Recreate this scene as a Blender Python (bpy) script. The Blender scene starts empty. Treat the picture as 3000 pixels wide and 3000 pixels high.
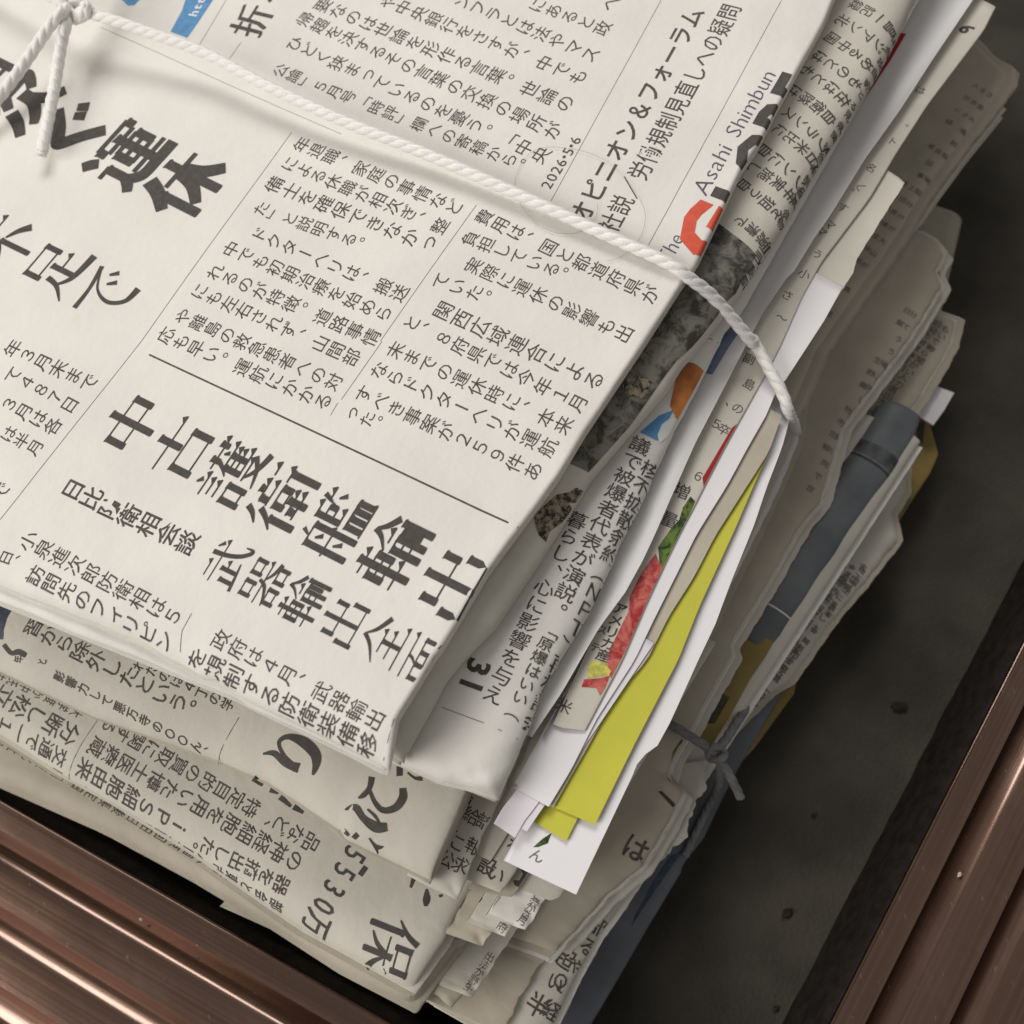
import bpy, bmesh, math, random
import numpy as np
from mathutils import Vector, Matrix
random.seed(7)
S = bpy.context.scene
COL = S.collection

# ------------------------------------------------------------------ camera
# camera axes (x right, y down, z into the picture); the page axes u (along the fold), v (down the page), n (down)
F, CX = 1900.0, 966.0                      # focal length / centre, in 1932-pixel units
NADIR = (1200.0, 1740.0)
CAM_H = 0.200
n_c = np.array([(NADIR[0]-CX)/F, (NADIR[1]-CX)/F, 1.0]); n_c /= np.linalg.norm(n_c)
u_im = np.array([0.52, -0.853, 0.30]); u_im -= n_c*(u_im@n_c)
u_c = u_im/np.linalg.norm(u_im)
v_c = np.cross(n_c, u_c)                    # u x v = n
RCW = np.array([u_c, -v_c, -n_c])           # camera vector -> world
CAM = np.array([0.0, 0.0, CAM_H])
cam_d = bpy.data.cameras.new('camera'); cam = bpy.data.objects.new('camera', cam_d); COL.objects.link(cam)
rx = RCW@np.array([1, 0, 0]); ry = RCW@np.array([0, -1, 0]); rz = RCW@np.array([0, 0, -1])
M = Matrix(((rx[0], ry[0], rz[0], CAM[0]), (rx[1], ry[1], rz[1], CAM[1]), (rx[2], ry[2], rz[2], CAM[2]), (0, 0, 0, 1)))
cam.matrix_world = M
cam_d.sensor_width = 36; cam_d.lens = 36*F/1932
cam_d.clip_start = 0.005; cam_d.clip_end = 50
cam_d.dof.use_dof = True; cam_d.dof.focus_distance = 0.235; cam_d.dof.aperture_fstop = 17
S.camera = cam

# ------------------------------------------------------------------ world, lamps, exposure
W = bpy.data.worlds.new('World'); S.world = W; W.use_nodes = True
bg = W.node_tree.nodes['Background']
bg.inputs['Color'].default_value = (1.0, 0.975, 0.94, 1); bg.inputs['Strength'].default_value = 0.27
S.view_settings.view_transform = 'Standard'; S.view_settings.look = 'None'
S.view_settings.exposure = 0.0; S.view_settings.gamma = 1.0

def imgdir(dx, dy):                         # picture direction -> unit direction on the ground
    d = RCW@np.array([dx, dy, 0.0]); d[2] = 0
    return d/np.linalg.norm(d)

def area(name, pos, target, sx, sy, power, col):
    d = bpy.data.lights.new(name, 'AREA'); d.shape = 'RECTANGLE'; d.size = sx; d.size_y = sy
    d.energy = power; d.color = col
    o = bpy.data.objects.new(name, d); COL.objects.link(o); o.location = Vector(pos)
    o.rotation_euler = (Vector(target)-Vector(pos)).to_track_quat('-Z', 'Y').to_euler()
    return o
tgt = np.array([0.0, 0.05, 0.0])
# a window high at the top of the picture (string shadow, light streaks on the rails) and an added soft fill lamp from the lower left
ld = imgdir(-0.12, -1.0)
area('window_light', tgt+ld*1.12+np.array([0, 0, 1.02]), tgt, 0.80, 0.50, 12.5, (1.0, 0.97, 0.925))
lf_ = imgdir(-1.0, 0.40)
area('fill_light', tgt+lf_*0.95+np.array([0, 0, 0.60]), tgt, 0.80, 0.60, 10.5, (1.0, 0.96, 0.905))

# ------------------------------------------------------------------ pixel helpers (scale 1932; 3000-pixel crops)
def K(x0, y0, s, *pts):
    return [((x0+x*s/1932)*0.644, (y0+y*s/1932)*0.644) for x, y in pts]
def q00(*p): return K(0, 0, 1000, *p)
def q10(*p): return K(1000, 0, 1000, *p)
def q20(*p): return K(2000, 0, 1000, *p)
def q01(*p): return K(0, 1000, 1000, *p)
def q11(*p): return K(1000, 1000, 1000, *p)
def q21(*p): return K(2000, 1000, 1000, *p)
def q02(*p): return K(0, 2000, 1000, *p)
def q12(*p): return K(1000, 2000, 1000, *p)
def q22(*p): return K(2000, 2000, 1000, *p)
def cA(*p): return K(2200, 0, 800, *p)
def cB(*p): return K(2000, 700, 800, *p)
def cD(*p): return K(1700, 1400, 700, *p)
def cE(*p): return K(1500, 2000, 700, *p)
def cF(*p): return K(1000, 2300, 700, *p)
def cG(*p): return K(0, 1700, 700, *p)
def cH(*p): return K(0, 0, 500, *p)
def cI(*p): return K(600, 1700, 700, *p)
def cZ(*p): return K(1641, 1055, 879, *p)
def P3(*p): return [(x*0.644, y*0.644) for x, y in p]

def at(px, z):
    d = RCW@np.array([(px[0]-CX)/F, (px[1]-CX)/F, 1.0])
    t = (z-CAM[2])/d[2]
    return CAM+d*t

# ------------------------------------------------------------------ materials
def mat(name, base, rough=0.8, metallic=0.0, mottle=0.0, mscale=60, bump=0.0, bscale=900, coat=0.0, spec=0.3, trans=0.0, col2=None, crumple=0.0):
    m = bpy.data.materials.new(name); m.use_nodes = True
    nt = m.node_tree; b = nt.nodes['Principled BSDF']
    b.inputs['Roughness'].default_value = rough; b.inputs['Metallic'].default_value = metallic
    b.inputs['Specular IOR Level'].default_value = spec
    b.inputs['Base Color'].default_value = (*base, 1)
    b.inputs['Coat Weight'].default_value = coat
    tc = nt.nodes.new('ShaderNodeTexCoord')
    if mottle:
        nz = nt.nodes.new('ShaderNodeTexNoise'); nz.inputs['Scale'].default_value = mscale; nz.inputs['Detail'].default_value = 6
        nt.links.new(tc.outputs['Object'], nz.inputs['Vector'])
        r = nt.nodes.new('ShaderNodeValToRGB')
        lo = tuple(c*(1-mottle) for c in base); hi = tuple(min(1, c*(1+mottle)) for c in base)
        if col2: lo, hi = base, col2
        w_ = 0.07 if name.startswith('print_') else 0.15
        if name.startswith('print_'): nz.inputs['Detail'].default_value = 14; nz.inputs['Roughness'].default_value = 0.72; nz.inputs['Distortion'].default_value = 0.6
        r.color_ramp.elements[0].position = 0.5-w_; r.color_ramp.elements[1].position = 0.5+w_
        r.color_ramp.elements[0].color = (*lo, 1); r.color_ramp.elements[1].color = (*hi, 1)
        nt.links.new(nz.outputs['Fac'], r.inputs['Fac']); nt.links.new(r.outputs['Color'], b.inputs['Base Color'])
    if bump:
        n2 = nt.nodes.new('ShaderNodeTexNoise'); n2.inputs['Scale'].default_value = bscale; n2.inputs['Detail'].default_value = 5
        nt.links.new(tc.outputs['Object'], n2.inputs['Vector'])
        bp = nt.nodes.new('ShaderNodeBump'); bp.inputs['Strength'].default_value = bump; bp.inputs['Distance'].default_value = 0.0004
        nt.links.new(n2.outputs['Fac'], bp.inputs['Height']); nt.links.new(bp.outputs['Normal'], b.inputs['Normal'])
        if crumple:
            n3 = nt.nodes.new('ShaderNodeTexNoise'); n3.inputs['Scale'].default_value = 55; n3.inputs['Detail'].default_value = 3; n3.inputs['Distortion'].default_value = 0.8
            nt.links.new(tc.outputs['Object'], n3.inputs['Vector'])
            b2 = nt.nodes.new('ShaderNodeBump'); b2.inputs['Strength'].default_value = crumple; b2.inputs['Distance'].default_value = 0.0016
            nt.links.new(n3.outputs['Fac'], b2.inputs['Height']); nt.links.new(b2.outputs['Normal'], bp.inputs['Normal'])
    return m
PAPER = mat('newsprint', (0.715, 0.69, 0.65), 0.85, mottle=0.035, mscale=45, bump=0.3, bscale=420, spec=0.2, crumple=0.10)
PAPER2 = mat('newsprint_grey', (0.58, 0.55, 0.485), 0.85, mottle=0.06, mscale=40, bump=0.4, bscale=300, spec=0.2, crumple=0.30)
PAPER3 = mat('newsprint_old_shaded', (0.46, 0.415, 0.34), 0.88, mottle=0.10, mscale=35, bump=0.45, bscale=260, spec=0.15, crumple=0.45)  # aged brownish paper, toned darker too for the shade on the deep layers
WHITE = mat('flyer_white', (0.74, 0.725, 0.745), 0.45, mottle=0.015, mscale=30, bump=0.06, bscale=200, spec=0.4)
GLOSS = mat('flyer_gloss', (0.70, 0.69, 0.70), 0.30, mottle=0.02, mscale=30, bump=0.05, bscale=150, spec=0.5)
LAV = mat('flyer_lavender', (0.70, 0.66, 0.70), 0.6, mottle=0.02, spec=0.3)
YELLOW = mat('flyer_yellow', (0.52, 0.50, 0.06), 0.65, mottle=0.04, mscale=80, bump=0.1, spec=0.25)
OLIVE = mat('olive_print', (0.30, 0.21, 0.06), 0.7, mottle=0.5, mscale=90, col2=(0.20, 0.16, 0.06))
INK = mat('ink', (0.086, 0.076, 0.070), 0.7, mottle=0.25, mscale=900, spec=0.2)
INKB = mat('ink_bold', (0.070, 0.066, 0.060), 0.65, mottle=0.14, mscale=700, spec=0.2)
INKG = mat('ink_thin', (0.16, 0.145, 0.135), 0.7, spec=0.2)
INKP = mat('ink_violet', (0.10, 0.085, 0.13), 0.7, spec=0.2)
RED = mat('ink_red', (0.62, 0.085, 0.045), 0.6, mottle=0.1, mscale=500, spec=0.25)
DRED = mat('ink_dark_red', (0.35, 0.015, 0.015), 0.5, spec=0.3)
BLUE = mat('ink_blue', (0.10, 0.27, 0.50), 0.65, mottle=0.12, mscale=500, spec=0.25)
ORANGE = mat('ink_orange', (0.50, 0.18, 0.05), 0.65, mottle=0.35, mscale=200, spec=0.25)
PALE = mat('ink_white', (0.75, 0.74, 0.72), 0.7)
PHOTO = mat('print_photo', (0.045, 0.046, 0.040), 0.6, mottle=0.9, mscale=230, col2=(0.20, 0.19, 0.16), spec=0.25)
ROCK = mat('print_rock', (0.02, 0.02, 0.018), 0.6, mottle=0.9, mscale=600, col2=(0.34, 0.28, 0.2), spec=0.25)
GREEN = mat('print_green', (0.015, 0.035, 0.010), 0.5, mottle=0.9, mscale=300, col2=(0.13, 0.20, 0.03), spec=0.3)
MEAT = mat('print_meat', (0.36, 0.025, 0.03), 0.45, mottle=0.9, mscale=260, col2=(0.58, 0.16, 0.13), spec=0.35)
NAVY = mat('print_navy', (0.02, 0.03, 0.06), 0.45, mottle=0.9, mscale=150, col2=(0.05, 0.08, 0.12), spec=0.4)
SLATE = mat('slate_cover', (0.135, 0.146, 0.158), 0.5, mottle=0.25, mscale=50, spec=0.45, bump=0.2, bscale=120)
PLASTIC = mat('blue_grey_plastic', (0.13, 0.14, 0.165), 0.4, mottle=0.2, mscale=60, spec=0.4, bump=0.3, bscale=90)
STRING = mat('string_white', (0.80, 0.785, 0.76), 0.42, mottle=0.03, mscale=400, spec=0.5, bump=0.3, bscale=1500)
HAIR = mat('hair', (0.22, 0.19, 0.155), 0.4, spec=0.5)
FLOOR = mat('floor_rubber', (0.052, 0.046, 0.036), 0.75, mottle=0.30, mscale=34, bump=0.8, bscale=900, spec=0.25)
RUBBER = mat('gasket', (0.011, 0.0085, 0.0075), 0.7, mottle=0.4, mscale=260, bump=0.6, bscale=700, spec=0.2)
CRUMB = mat('crumb', (0.02, 0.016, 0.012), 0.9)
CRUMBL = mat('crumb_light', (0.5, 0.44, 0.33), 0.8)

def metal():
    m = bpy.data.materials.new('bronze_aluminium'); m.use_nodes = True
    nt = m.node_tree; b = nt.nodes['Principled BSDF']
    b.inputs['Metallic'].default_value = 0.8
    b.inputs['Roughness'].default_value = 0.30
    b.inputs['Coat Weight'].default_value = 0.8; b.inputs['Coat Roughness'].default_value = 0.07
    uv = nt.nodes.new('ShaderNodeUVMap')
    mp = nt.nodes.new('ShaderNodeMapping'); mp.inputs['Scale'].default_value = (6, 900, 1)
    nt.links.new(uv.outputs['UV'], mp.inputs['Vector'])
    nz = nt.nodes.new('ShaderNodeTexNoise'); nz.inputs['Scale'].default_value = 1; nz.inputs['Detail'].default_value = 5
    nt.links.new(mp.outputs['Vector'], nz.inputs['Vector'])
    r = nt.nodes.new('ShaderNodeValToRGB')
    r.color_ramp.elements[0].color = (0.105, 0.056, 0.038, 1); r.color_ramp.elements[1].color = (0.185, 0.108, 0.078, 1)
    r.color_ramp.elements[0].position = 0.3; r.color_ramp.elements[1].position = 0.7
    nt.links.new(nz.outputs['Fac'], r.inputs['Fac']); nt.links.new(r.outputs['Color'], b.inputs['Base Color'])
    # dust specks and smears resting on the metal
    du = nt.nodes.new('ShaderNodeTexNoise'); du.inputs['Scale'].default_value = 420; du.inputs['Detail'].default_value = 4
    nt.links.new(uv.outputs['UV'], du.inputs['Vector'])
    dr = nt.nodes.new('ShaderNodeMapRange'); dr.inputs['From Min'].default_value = 0.66; dr.inputs['From Max'].default_value = 0.78; dr.inputs['To Max'].default_value = 0.55
    nt.links.new(du.outputs['Fac'], dr.inputs['Value'])
    sm = nt.nodes.new('ShaderNodeTexNoise'); sm.inputs['Scale'].default_value = 38; sm.inputs['Detail'].default_value = 7; sm.inputs['Roughness'].default_value = 0.7
    nt.links.new(uv.outputs['UV'], sm.inputs['Vector'])
    s2_ = nt.nodes.new('ShaderNodeMapRange'); s2_.inputs['From Min'].default_value = 0.52; s2_.inputs['From Max'].default_value = 0.75; s2_.inputs['To Max'].default_value = 0.16
    nt.links.new(sm.outputs['Fac'], s2_.inputs['Value'])
    ad = nt.nodes.new('ShaderNodeMath'); ad.operation = 'ADD'; ad.use_clamp = True
    nt.links.new(dr.outputs['Result'], ad.inputs[0]); nt.links.new(s2_.outputs['Result'], ad.inputs[1])
    mx = nt.nodes.new('ShaderNodeMix'); mx.data_type = 'RGBA'
    nt.links.new(ad.outputs['Value'], mx.inputs[0]); nt.links.new(r.outputs['Color'], mx.inputs[6]); mx.inputs[7].default_value = (0.22, 0.18, 0.15, 1)
    nt.links.new(mx.outputs[2], b.inputs['Base Color'])
    me_ = nt.nodes.new('ShaderNodeMapRange'); me_.inputs['To Min'].default_value = 0.8; me_.inputs['To Max'].default_value = 0.0
    nt.links.new(ad.outputs['Value'], me_.inputs['Value']); nt.links.new(me_.outputs['Result'], b.inputs['Metallic'])
    n2 = nt.nodes.new('ShaderNodeTexNoise'); n2.inputs['Scale'].default_value = 60; n2.inputs['Detail'].default_value = 6
    nt.links.new(uv.outputs['UV'], n2.inputs['Vector'])
    rr = nt.nodes.new('ShaderNodeMapRange'); rr.inputs['To Min'].default_value = 0.13; rr.inputs['To Max'].default_value = 0.25
    nt.links.new(n2.outputs['Fac'], rr.inputs['Value']); nt.links.new(rr.outputs['Result'], b.inputs['Roughness'])
    bp = nt.nodes.new('ShaderNodeBump'); bp.inputs['Strength'].default_value = 0.12; bp.inputs['Distance'].default_value = 0.0003
    nt.links.new(nz.outputs['Fac'], bp.inputs['Height']); nt.links.new(bp.outputs['Normal'], b.inputs['Normal'])
    return m
METAL = metal()

# ------------------------------------------------------------------ object helpers
def new_obj(name, verts, faces, mats, fmat=None, smooth=None, parent=None, uvs=None):
    me = bpy.data.meshes.new(name)
    me.from_pydata([tuple(map(float, v)) for v in verts], [], [tuple(int(i) for i in f) for f in faces])
    for m in mats: me.materials.append(m)
    if fmat is not None: me.polygons.foreach_set('material_index', fmat)
    if smooth is not None: me.polygons.foreach_set('use_smooth', smooth)
    else: me.polygons.foreach_set('use_smooth', [True]*len(me.polygons))
    if uvs is not None:
        l = me.uv_layers.new(name='UVMap')
        for lp in me.loops: l.data[lp.index].uv = uvs[lp.vertex_index]
    me.update()
    o = bpy.data.objects.new(name, me); COL.objects.link(o)
    if parent: o.parent = parent
    return o
def tag(o, label, cat, group=None, kind=None):
    if label: o['label'] = label
    if cat: o['category'] = cat
    if group: o['group'] = group
    if kind: o['kind'] = kind
    return o
def empty(name):
    o = bpy.data.objects.new(name, None); COL.objects.link(o); return o

# ------------------------------------------------------------------ glyphs
GC = {}
_cu = bpy.data.curves.new('glyph', 'FONT'); _to = bpy.data.objects.new('glyph', _cu); COL.objects.link(_to)
_cu.resolution_u = 2
def glyph(ch, weight=0.0, smear=0.0, maxe=None):
    """flat glyph in an em box centred on 0 (x right, y up); weight thickens all strokes, smear only the upright ones"""
    key = (ch, weight, smear, maxe)
    if key in GC: return GC[key]
    _cu.body = ch; _cu.offset = weight; _cu.size = 1.0
    bpy.context.view_layer.update()
    dg = bpy.context.evaluated_depsgraph_get()
    me = _to.evaluated_get(dg).to_mesh()
    v = np.array([tuple(x.co) for x in me.vertices]) if len(me.vertices) else np.zeros((0, 3))
    f = [tuple(p.vertices) for p in me.polygons]
    _to.evaluated_get(dg).to_mesh_clear()
    if len(v) and maxe:
        bm = bmesh.new(); vs = [bm.verts.new(x) for x in v]
        for q in f:
            try: bm.faces.new([vs[i] for i in q])
            except ValueError: pass
        for _ in range(5):
            le = [e for e in bm.edges if e.calc_length() > maxe]
            if not le: break
            bmesh.ops.subdivide_edges(bm, edges=le, cuts=1)
            bmesh.ops.triangulate(bm, faces=bm.faces[:])
        bm.verts.index_update()
        v = np.array([tuple(x.co) for x in bm.verts]); f = [tuple(x.index for x in q.verts) for q in bm.faces]; bm.free()
    if len(v):
        c = ord(ch)
        if c < 0x2000:                       # latin: centre on its own box, keep the baseline
            v[:, 0] -= (v[:, 0].min()+v[:, 0].max())/2; v[:, 1] -= 0.36
        else:
            s = CJK_W; v[:, 0] -= s/2; v[:, 1] -= CJK_Y
            v[:, :2] /= CJK_W
        if smear:
            V, FF = [], []
            k = 5
            for i in range(k):
                w = v.copy(); w[:, 0] += smear*(i/(k-1)*2-1); w[:, 2] += 0.004*i/(k-1)
                FF += [tuple(a+len(v)*i for a in q) for q in f]; V.append(w)
            v = np.vstack(V); f = FF
    GC[key] = (v, f)
    return GC[key]
CJK_W, CJK_Y = 1.0, 0.38
def _calib():
    global CJK_W, CJK_Y
    _cu.offset = 0; _cu.body = '国'; bpy.context.view_layer.update()
    bb = [Vector(b) for b in _to.bound_box]
    x0, x1 = min(b.x for b in bb), max(b.x for b in bb); y0, y1 = min(b.y for b in bb), max(b.y for b in bb)
    CJK_W = x0+x1; CJK_Y = (y0+y1)/2
_calib()

# serif headline characters drawn stroke by stroke on a 100 grid: H x0 x1 y (thin), V x y0 y1 (thick), D points (brush), T dot
def box(a, b, c, d): return [('V', a, c, d), ('V', b, c, d), ('H', a, b, c+3, 0), ('H', a, b, d-6, 0)]
SER = {
 '中': box(14, 86, 24, 66)+[('V', 50, 3, 97)],
 '運': [('H', 34, 97, 9, 0), ('V', 36, 8, 24), ('V', 95, 8, 24), ('H', 40, 92, 25, 0), ('V', 66, 14, 92), ('V', 44, 33, 66), ('V', 88, 33, 66), ('H', 44, 88, 35, 0), ('H', 44, 88, 49, 0), ('H', 44, 88, 64, 0), ('H', 33, 98, 77, 0), ('D', ((5, 6), (14, 14), (21, 23)), (11, 12, 11)), ('H', 2, 24, 41, 0), ('V', 20, 39, 75), ('D', ((22, 72), (12, 84), (3, 91)), (12, 11, 9)), ('D', ((18, 74), (34, 91), (62, 93), (99, 93)), (11, 12, 12, 12))],
 '休': [('D', ((32, 3), (22, 26), (3, 50)), (15, 14, 11)), ('V', 22, 33, 98), ('H', 34, 98, 30, 0), ('V', 66, 4, 98), ('D', ((63, 32), (54, 60), (33, 84)), (15, 13, 10)), ('D', ((69, 32), (78, 58), (98, 82)), (15, 14, 12))],
 '次': [('D', ((6, 14), (16, 22), (26, 32)), (14, 15, 13)), ('D', ((30, 52), (20, 74), (5, 94)), (14, 13, 10)), ('D', ((52, 3), (44, 24), (32, 44)), (15, 13, 10)), ('D', ((46, 22), (70, 21), (94, 20), (88, 34), (78, 46)), (12, 12, 13, 12, 10)), ('D', ((64, 40), (60, 66), (44, 86), (30, 96)), (15, 14, 12, 9)), ('D', ((64, 56), (76, 80), (98, 96)), (13, 14, 11))],
 'ぐ': [('D', ((66, 5), (44, 30), (22, 47), (24, 54), (46, 72), (70, 96)), (13, 13, 14, 14, 13, 13)), ('D', ((68, 36), (76, 52)), (9, 11)), ('D', ((82, 30), (91, 45)), (9, 11))],
 '相': [('H', 3, 46, 28, 0), ('V', 25, 3, 98), ('D', ((23, 34), (15, 56), (3, 76)), (12, 11, 8)), ('D', ((28, 42), (38, 52), (46, 62)), (10, 11, 9)), ('V', 55, 9, 98), ('V', 92, 9, 98), ('H', 55, 92, 13, 0), ('H', 55, 92, 37, 0), ('H', 55, 92, 61, 0), ('H', 55, 92, 87, 0)],
 '古': [('H', 4, 96, 27), ('V', 50, 3, 52)]+box(20, 80, 52, 97),
 '出': [('V', 50, 3, 92), ('V', 18, 16, 47), ('V', 82, 16, 47), ('H', 18, 82, 43, 0), ('V', 10, 55, 97), ('V', 90, 55, 97), ('H', 10, 90, 90, 0)],
 '輸': [('H', 5, 46, 14), ('V', 25, 2, 98), ('V', 9, 26, 60), ('V', 41, 26, 60), ('H', 9, 41, 28, 0), ('H', 9, 41, 42, 0), ('H', 9, 41, 57, 0), ('H', 3, 48, 75), ('D', ((72, 2), (64, 18), (48, 33)), (9, 6, 2)), ('D', ((72, 3), (82, 18), (99, 32)), (3, 8, 10)), ('H', 60, 84, 33), ('V', 55, 42, 98), ('V', 73, 42, 97), ('H', 55, 73, 44, 0), ('H', 55, 73, 59, 0), ('H', 55, 73, 74, 0), ('V', 84, 44, 82), ('V', 95, 38, 98)],
 '艦': [('D', ((28, 2), (22, 14)), (7, 3)), ('V', 11, 14, 97), ('V', 39, 14, 98), ('H', 11, 39, 16, 0), ('H', 2, 47, 53), ('D', ((22, 28), (29, 40)), (3, 8)), ('D', ((22, 64), (29, 78)), (3, 8)), ('V', 54, 5, 54), ('H', 54, 76, 7), ('H', 54, 74, 22, 0), ('H', 54, 74, 37, 0), ('H', 54, 77, 52), ('V', 71, 22, 37), ('D', ((84, 2), (80, 14), (76, 24)), (8, 6, 2)), ('H', 82, 99, 15), ('D', ((86, 28), (94, 40)), (3, 9)), ('V', 55, 62, 94), ('V', 93, 62, 94), ('V', 68, 64, 94), ('V', 81, 64, 94), ('H', 55, 93, 64, 0), ('H', 47, 100, 95)],
 '衛': [('D', ((21, 2), (14, 16), (2, 28)), (9, 7, 2)), ('D', ((25, 25), (16, 42), (2, 58)), (9, 7, 2)), ('V', 17, 46, 98), ('V', 51, 2, 15), ('H', 34, 70, 13), ('H', 30, 72, 29), ('V', 38, 13, 29), ('V', 37, 39, 62), ('V', 64, 39, 62), ('H', 37, 64, 41, 0), ('H', 37, 64, 58, 0), ('H', 30, 72, 71), ('H', 28, 74, 84), ('V', 52, 60, 98), ('V', 38, 71, 84), ('H', 75, 97, 13), ('H', 73, 100, 40), ('V', 88, 40, 97)],
 '護': [('D', ((18, 3), (26, 12)), (3, 9)), ('H', 2, 40, 19), ('H', 7, 35, 32), ('H', 7, 35, 45), ('V', 10, 57, 97), ('V', 33, 57, 97), ('H', 10, 33, 60, 0), ('H', 10, 33, 91, 0), ('H', 42, 99, 12), ('V', 57, 2, 21), ('V', 83, 2, 21), ('D', ((57, 20), (50, 33), (41, 43)), (8, 6, 2)), ('V', 53, 33, 68), ('D', ((70, 19), (75, 28)), (3, 8)), ('H', 53, 97, 33), ('H', 53, 92, 44), ('H', 53, 92, 54), ('V', 74, 33, 66), ('H', 53, 98, 66), ('H', 46, 86, 75), ('D', ((88, 75), (70, 90), (42, 99)), (9, 7, 2)), ('D', ((52, 76), (70, 90), (99, 99)), (3, 8, 11))],
 '武': [('H', 10, 48, 13), ('H', 3, 98, 30), ('D', ((62, 3), (66, 40), (76, 72), (90, 92), (97, 92), (97, 74)), (11, 10, 10, 10, 7, 2)), ('D', ((76, 7), (88, 20)), (3, 10)), ('V', 39, 42, 88), ('H', 39, 60, 60), ('V', 17, 52, 88), ('D', ((2, 92), (35, 88), (62, 84)), (8, 6, 3))],
 '器': box(12, 40, 5, 36)+box(60, 88, 5, 36)+[('H', 3, 97, 49), ('D', ((52, 37), (44, 55), (24, 66), (4, 71)), (8, 9, 6, 2)), ('D', ((56, 50), (74, 62), (98, 70)), (3, 8, 11))]+box(14, 42, 68, 98)+box(60, 88, 68, 98),
 '全': [('D', ((50, 2), (34, 25), (3, 47)), (9, 8, 2)), ('D', ((50, 4), (68, 25), (98, 43)), (3, 9, 12)), ('H', 26, 76, 48), ('V', 50, 48, 94), ('H', 20, 80, 70), ('H', 5, 96, 94)],
 '面': [('H', 3, 98, 9), ('D', ((50, 9), (46, 20), (38, 29)), (7, 6, 3)), ('V', 11, 27, 98), ('V', 89, 27, 98), ('H', 11, 89, 30, 0), ('V', 38, 30, 90), ('V', 63, 30, 90), ('H', 38, 63, 49, 0), ('H', 38, 63, 69, 0), ('H', 11, 89, 91, 0)],
 '不': [('H', 4, 97, 11), ('D', ((60, 13), (38, 42), (3, 66)), (11, 8, 2)), ('V', 52, 32, 98), ('D', ((60, 38), (80, 50), (96, 66)), (3, 10, 15))],
 '足': box(22, 78, 5, 40)+[('V', 52, 40, 86), ('H', 52, 86, 60), ('D', ((30, 50), (24, 74), (3, 98)), (10, 8, 2)), ('D', ((24, 70), (48, 88), (98, 95)), (3, 9, 13))],
 'で': [('D', ((5, 20), (45, 19), (88, 11)), (9, 6, 8)), ('D', ((84, 13), (50, 32), (38, 62), (52, 88), (80, 94)), (3, 4, 7, 8, 12)), ('D', ((64, 40), (74, 54)), (4, 9)), ('D', ((80, 33), (90, 46)), (4, 9))],
 '保': [('D', ((32, 2), (22, 24), (2, 46)), (10, 8, 2)), ('V', 21, 30, 98)]+box(46, 86, 6, 40)+[('H', 33, 99, 53), ('V', 66, 40, 98), ('D', ((63, 54), (52, 74), (34, 88)), (7, 7, 2)), ('D', ((69, 54), (82, 72), (99, 86)), (3, 8, 12))],
}
def serif(ch, wv=10.0, th=3.0, maxe=0.2):
    key = ('S', ch, wv, th)
    if key in GC: return GC[key]
    bm = bmesh.new(); zi = [0]
    def poly(P):
        f = bm.faces.new([bm.verts.new((x/100-0.5, 0.5-y/100, zi[0]*0.0008)) for x, y in P]); f.normal_update()
        if f.normal.z < 0: bmesh.ops.reverse_faces(bm, faces=[f])
        zi[0] += 1
    dense = min(1.0, 13/len(SER[ch])+0.28); w = wv*dense
    for st_ in SER[ch]:
        if st_[0] == 'H':
            _, a, b, y = st_[:4]
            poly([(a, y-th/2), (b, y-th/2), (b, y+th/2), (a, y+th/2)])
            if len(st_) == 4: u_ = 5.5*dense+2; poly([(b-u_*1.6, y-th/2), (b-u_*0.5, y-th/2-u_), (b+1.5, y-th/2+1.2), (b, y+th/2)])
        elif st_[0] == 'V':
            _, x, a, b = st_
            poly([(x-w/2-1.5, a), (x+w/2, a+1.2), (x+w/2+1.8, a+3.6), (x+w/2, a+7), (x+w/2, b-1.5), (x+w/2-1.5, b), (x-w/2+1.5, b), (x-w/2, b-1.5), (x-w/2, a+4)])
        else:
            _, P, Wd = st_; P = np.array(P, float); n = len(P); t_ = np.linspace(0, n-1, (n-1)*8+1); i = np.clip(t_.astype(int), 0, n-2); f = (t_-i)[:, None]
            p = lambda k: P[np.clip(i+k, 0, n-1)]
            c = 0.5*((2*p(0))+(-p(-1)+p(1))*f+(2*p(-1)-5*p(0)+4*p(1)-p(2))*f*f+(-p(-1)+3*p(0)-3*p(1)+p(2))*f**3)
            ww = np.interp(t_, range(n), Wd)*max(0.8, dense)*wv/10; d = np.gradient(c, axis=0); d /= np.linalg.norm(d, axis=1)[:, None]; nn = np.stack([-d[:, 1], d[:, 0]], 1)
            A_, B_ = c+nn*ww[:, None]/2, c-nn*ww[:, None]/2
            for k in range(len(c)-1): poly([A_[k], A_[k+1], B_[k+1], B_[k]]); zi[0] -= 1
            zi[0] += 1
    for _ in range(4):
        le = [e for e in bm.edges if e.calc_length() > maxe]
        if not le: break
        bmesh.ops.subdivide_edges(bm, edges=le, cuts=1); bmesh.ops.triangulate(bm, faces=bm.faces[:])
    bm.verts.index_update()
    v = np.array([tuple(x.co) for x in bm.verts]); ff = [tuple(x.index for x in q.verts) for q in bm.faces]; bm.free()
    GC[key] = (v, ff); return GC[key]

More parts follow.
